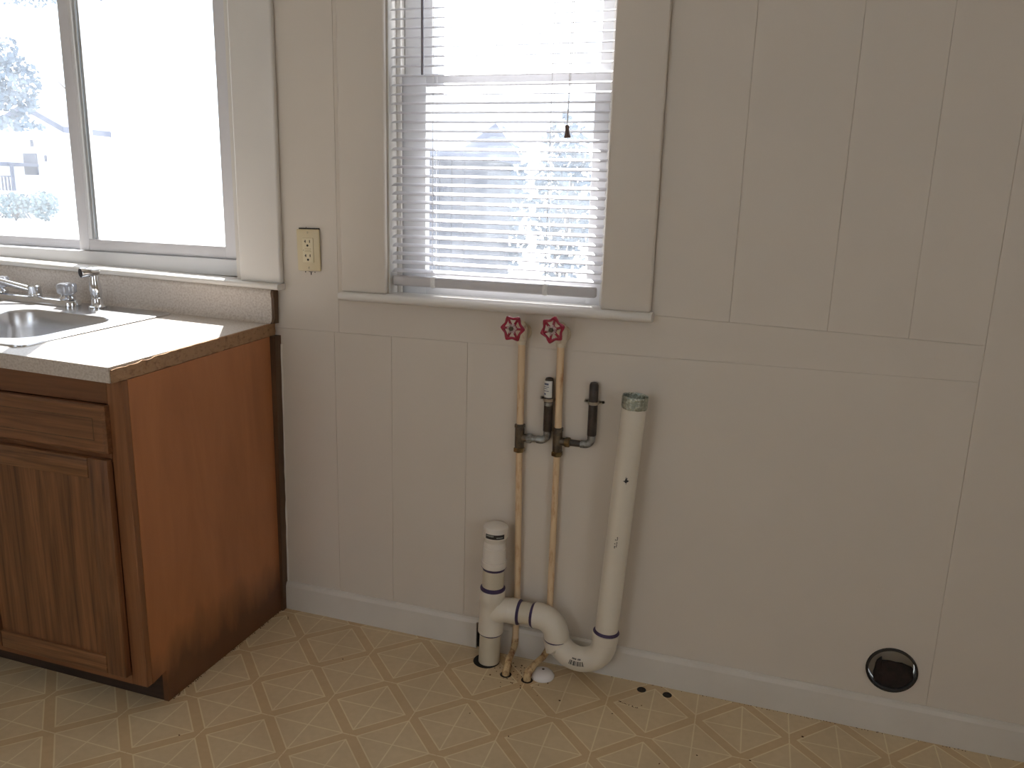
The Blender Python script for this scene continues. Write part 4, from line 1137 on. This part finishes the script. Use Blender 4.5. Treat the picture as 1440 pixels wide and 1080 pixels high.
for k in range(16):
    x = -36.9 + k * 0.2
    tube(bm, [(x - 0.5, 28.3, GZ), (x + 0.5, 28.3, 0.7)], 0.03, 4); tube(bm, [(x + 0.5, 28.34, GZ), (x - 0.5, 28.34, 0.7)], 0.03, 4)
obj('lattice', bm, HDARK, hs, False)
def tree(label, x, y, h, crown, seed, m_=LEAF):
    t = thing('tree', label, 'tree', (x, y, GZ))
    bm = B(); tube(bm, [(x, y, GZ), (x + 0.1, y, GZ + h * 0.4), (x + 0.25, y, GZ + h * 0.8)], [0.25, 0.2, 0.08], 10)
    r = random.Random(seed)
    for k in range(5):
        a = r.uniform(0, 6.28); z = GZ + h * r.uniform(0.4, 0.7)
        tube(bm, [(x + 0.1, y, z), (x + 1.1 * math.cos(a), y + 1.1 * math.sin(a), z + 0.9)], [0.09, 0.03], 6)
    obj('trunk', bm, BARK, t)
    bm = B()
    for q, (cx, cz, rx, rz, n) in enumerate(crown): foliage(bm, (cx, y, cz), rx, rx, rz, n, 0.14, seed + q)
    obj('crown', bm, m_, t, False)
tree('leafy tree beside the pale house, at the left picture edge', -32.6, 24.6, 7.0, [(-32.0, 5.2, 1.6, 1.4, 300), (-29.5, 5.4, 1.2, 1.0, 420), (-29.2, 4.5, 0.8, 0.5, 190), (-30.5, 6.4, 1.3, 1.0, 320), (-29.6, 3.65, 1.2, 0.3, 150)], 5)
tree('tall tree far behind the sliding window stile, crown over both panes', -46.3, 44.0, 17.0, [(-50.0, 13.9, 2.4, 0.8, 300), (-46.2, 15.4, 4.0, 1.4, 420), (-43.9, 13.7, 1.0, 0.5, 120)], 15)
def shrub(label, x, y, w_, h_, seed, m_=LEAF2, s=0.10, n=380):
    t = thing('shrub', label, 'shrub', (x, y, GZ), group=None)
    bm = B()
    r = random.Random(seed)
    for k in range(5):
        a = r.uniform(0, 6.28); tube(bm, [(x, y, GZ), (x + 0.3 * w_ * math.cos(a), y + 0.3 * w_ * math.sin(a), GZ + h_ * 0.7)], [0.03, 0.012], 5)
    obj('stem', bm, BARK, t)
    bm = B(); foliage(bm, (x, y, GZ + h_ * 0.55), w_ * 0.5, w_ * 0.5, h_ * 0.5, n, s, seed); obj('foliage', bm, m_, t, False)
shrub('pale low shrub before the porch lattice, nearest the left edge', -34.6, 26.5, 1.5, 1.1, 31)
shrub('pale round shrub right of the porch lattice', -32.2, 26.5, 1.4, 1.25, 32)
shrub('pale shrub just left of the sliding window stile', -31.0, 27.0, 1.2, 1.3, 33)
# dark shed and hedge behind the blind
sh = thing('garden_shed', 'dark garden shed seen between the slats of the blind', 'shed', (-3.3, 9.2, GZ))
SHED = wood('dark_shed_boards', (0.025, 0.03, 0.05), (0.06, 0.07, 0.10), (12, 12, 1), 0.7)
for k in range(6):
    bm = B(); x = -3.85 + k * 0.172
    box(bm, x, x + 0.165, 8.0, 8.03, GZ, 1.75, 0.004); obj('board', bm, SHED, sh, False)
bm = B(); box(bm, -3.85, -2.82, 8.031, 9.9, GZ, 1.75); obj('shed_body', bm, SHED, sh, False)
bm = B(); prism(bm, [(7.7, 1.75), (10.1, 1.75), (10.1, 1.84), (8.9, 2.25), (7.7, 1.84)], -3.95, -2.72); obj('roof', bm, HROOF, sh, False)
for k, (x, h_) in enumerate(((-3.45, 2.3), (-2.30, 2.5), (-1.15, 2.4))):
    shrub(('blue-green hedge bush just right of the dark shed, seen through the blind', 'blue-green hedge bush second from the shed, seen through the blind',
           'blue-green hedge bush third from the shed, at the right edge of the blind')[k], x, 11.2, 1.08, h_ + 0.4, 50 + k, LEAF, 0.085, 800)
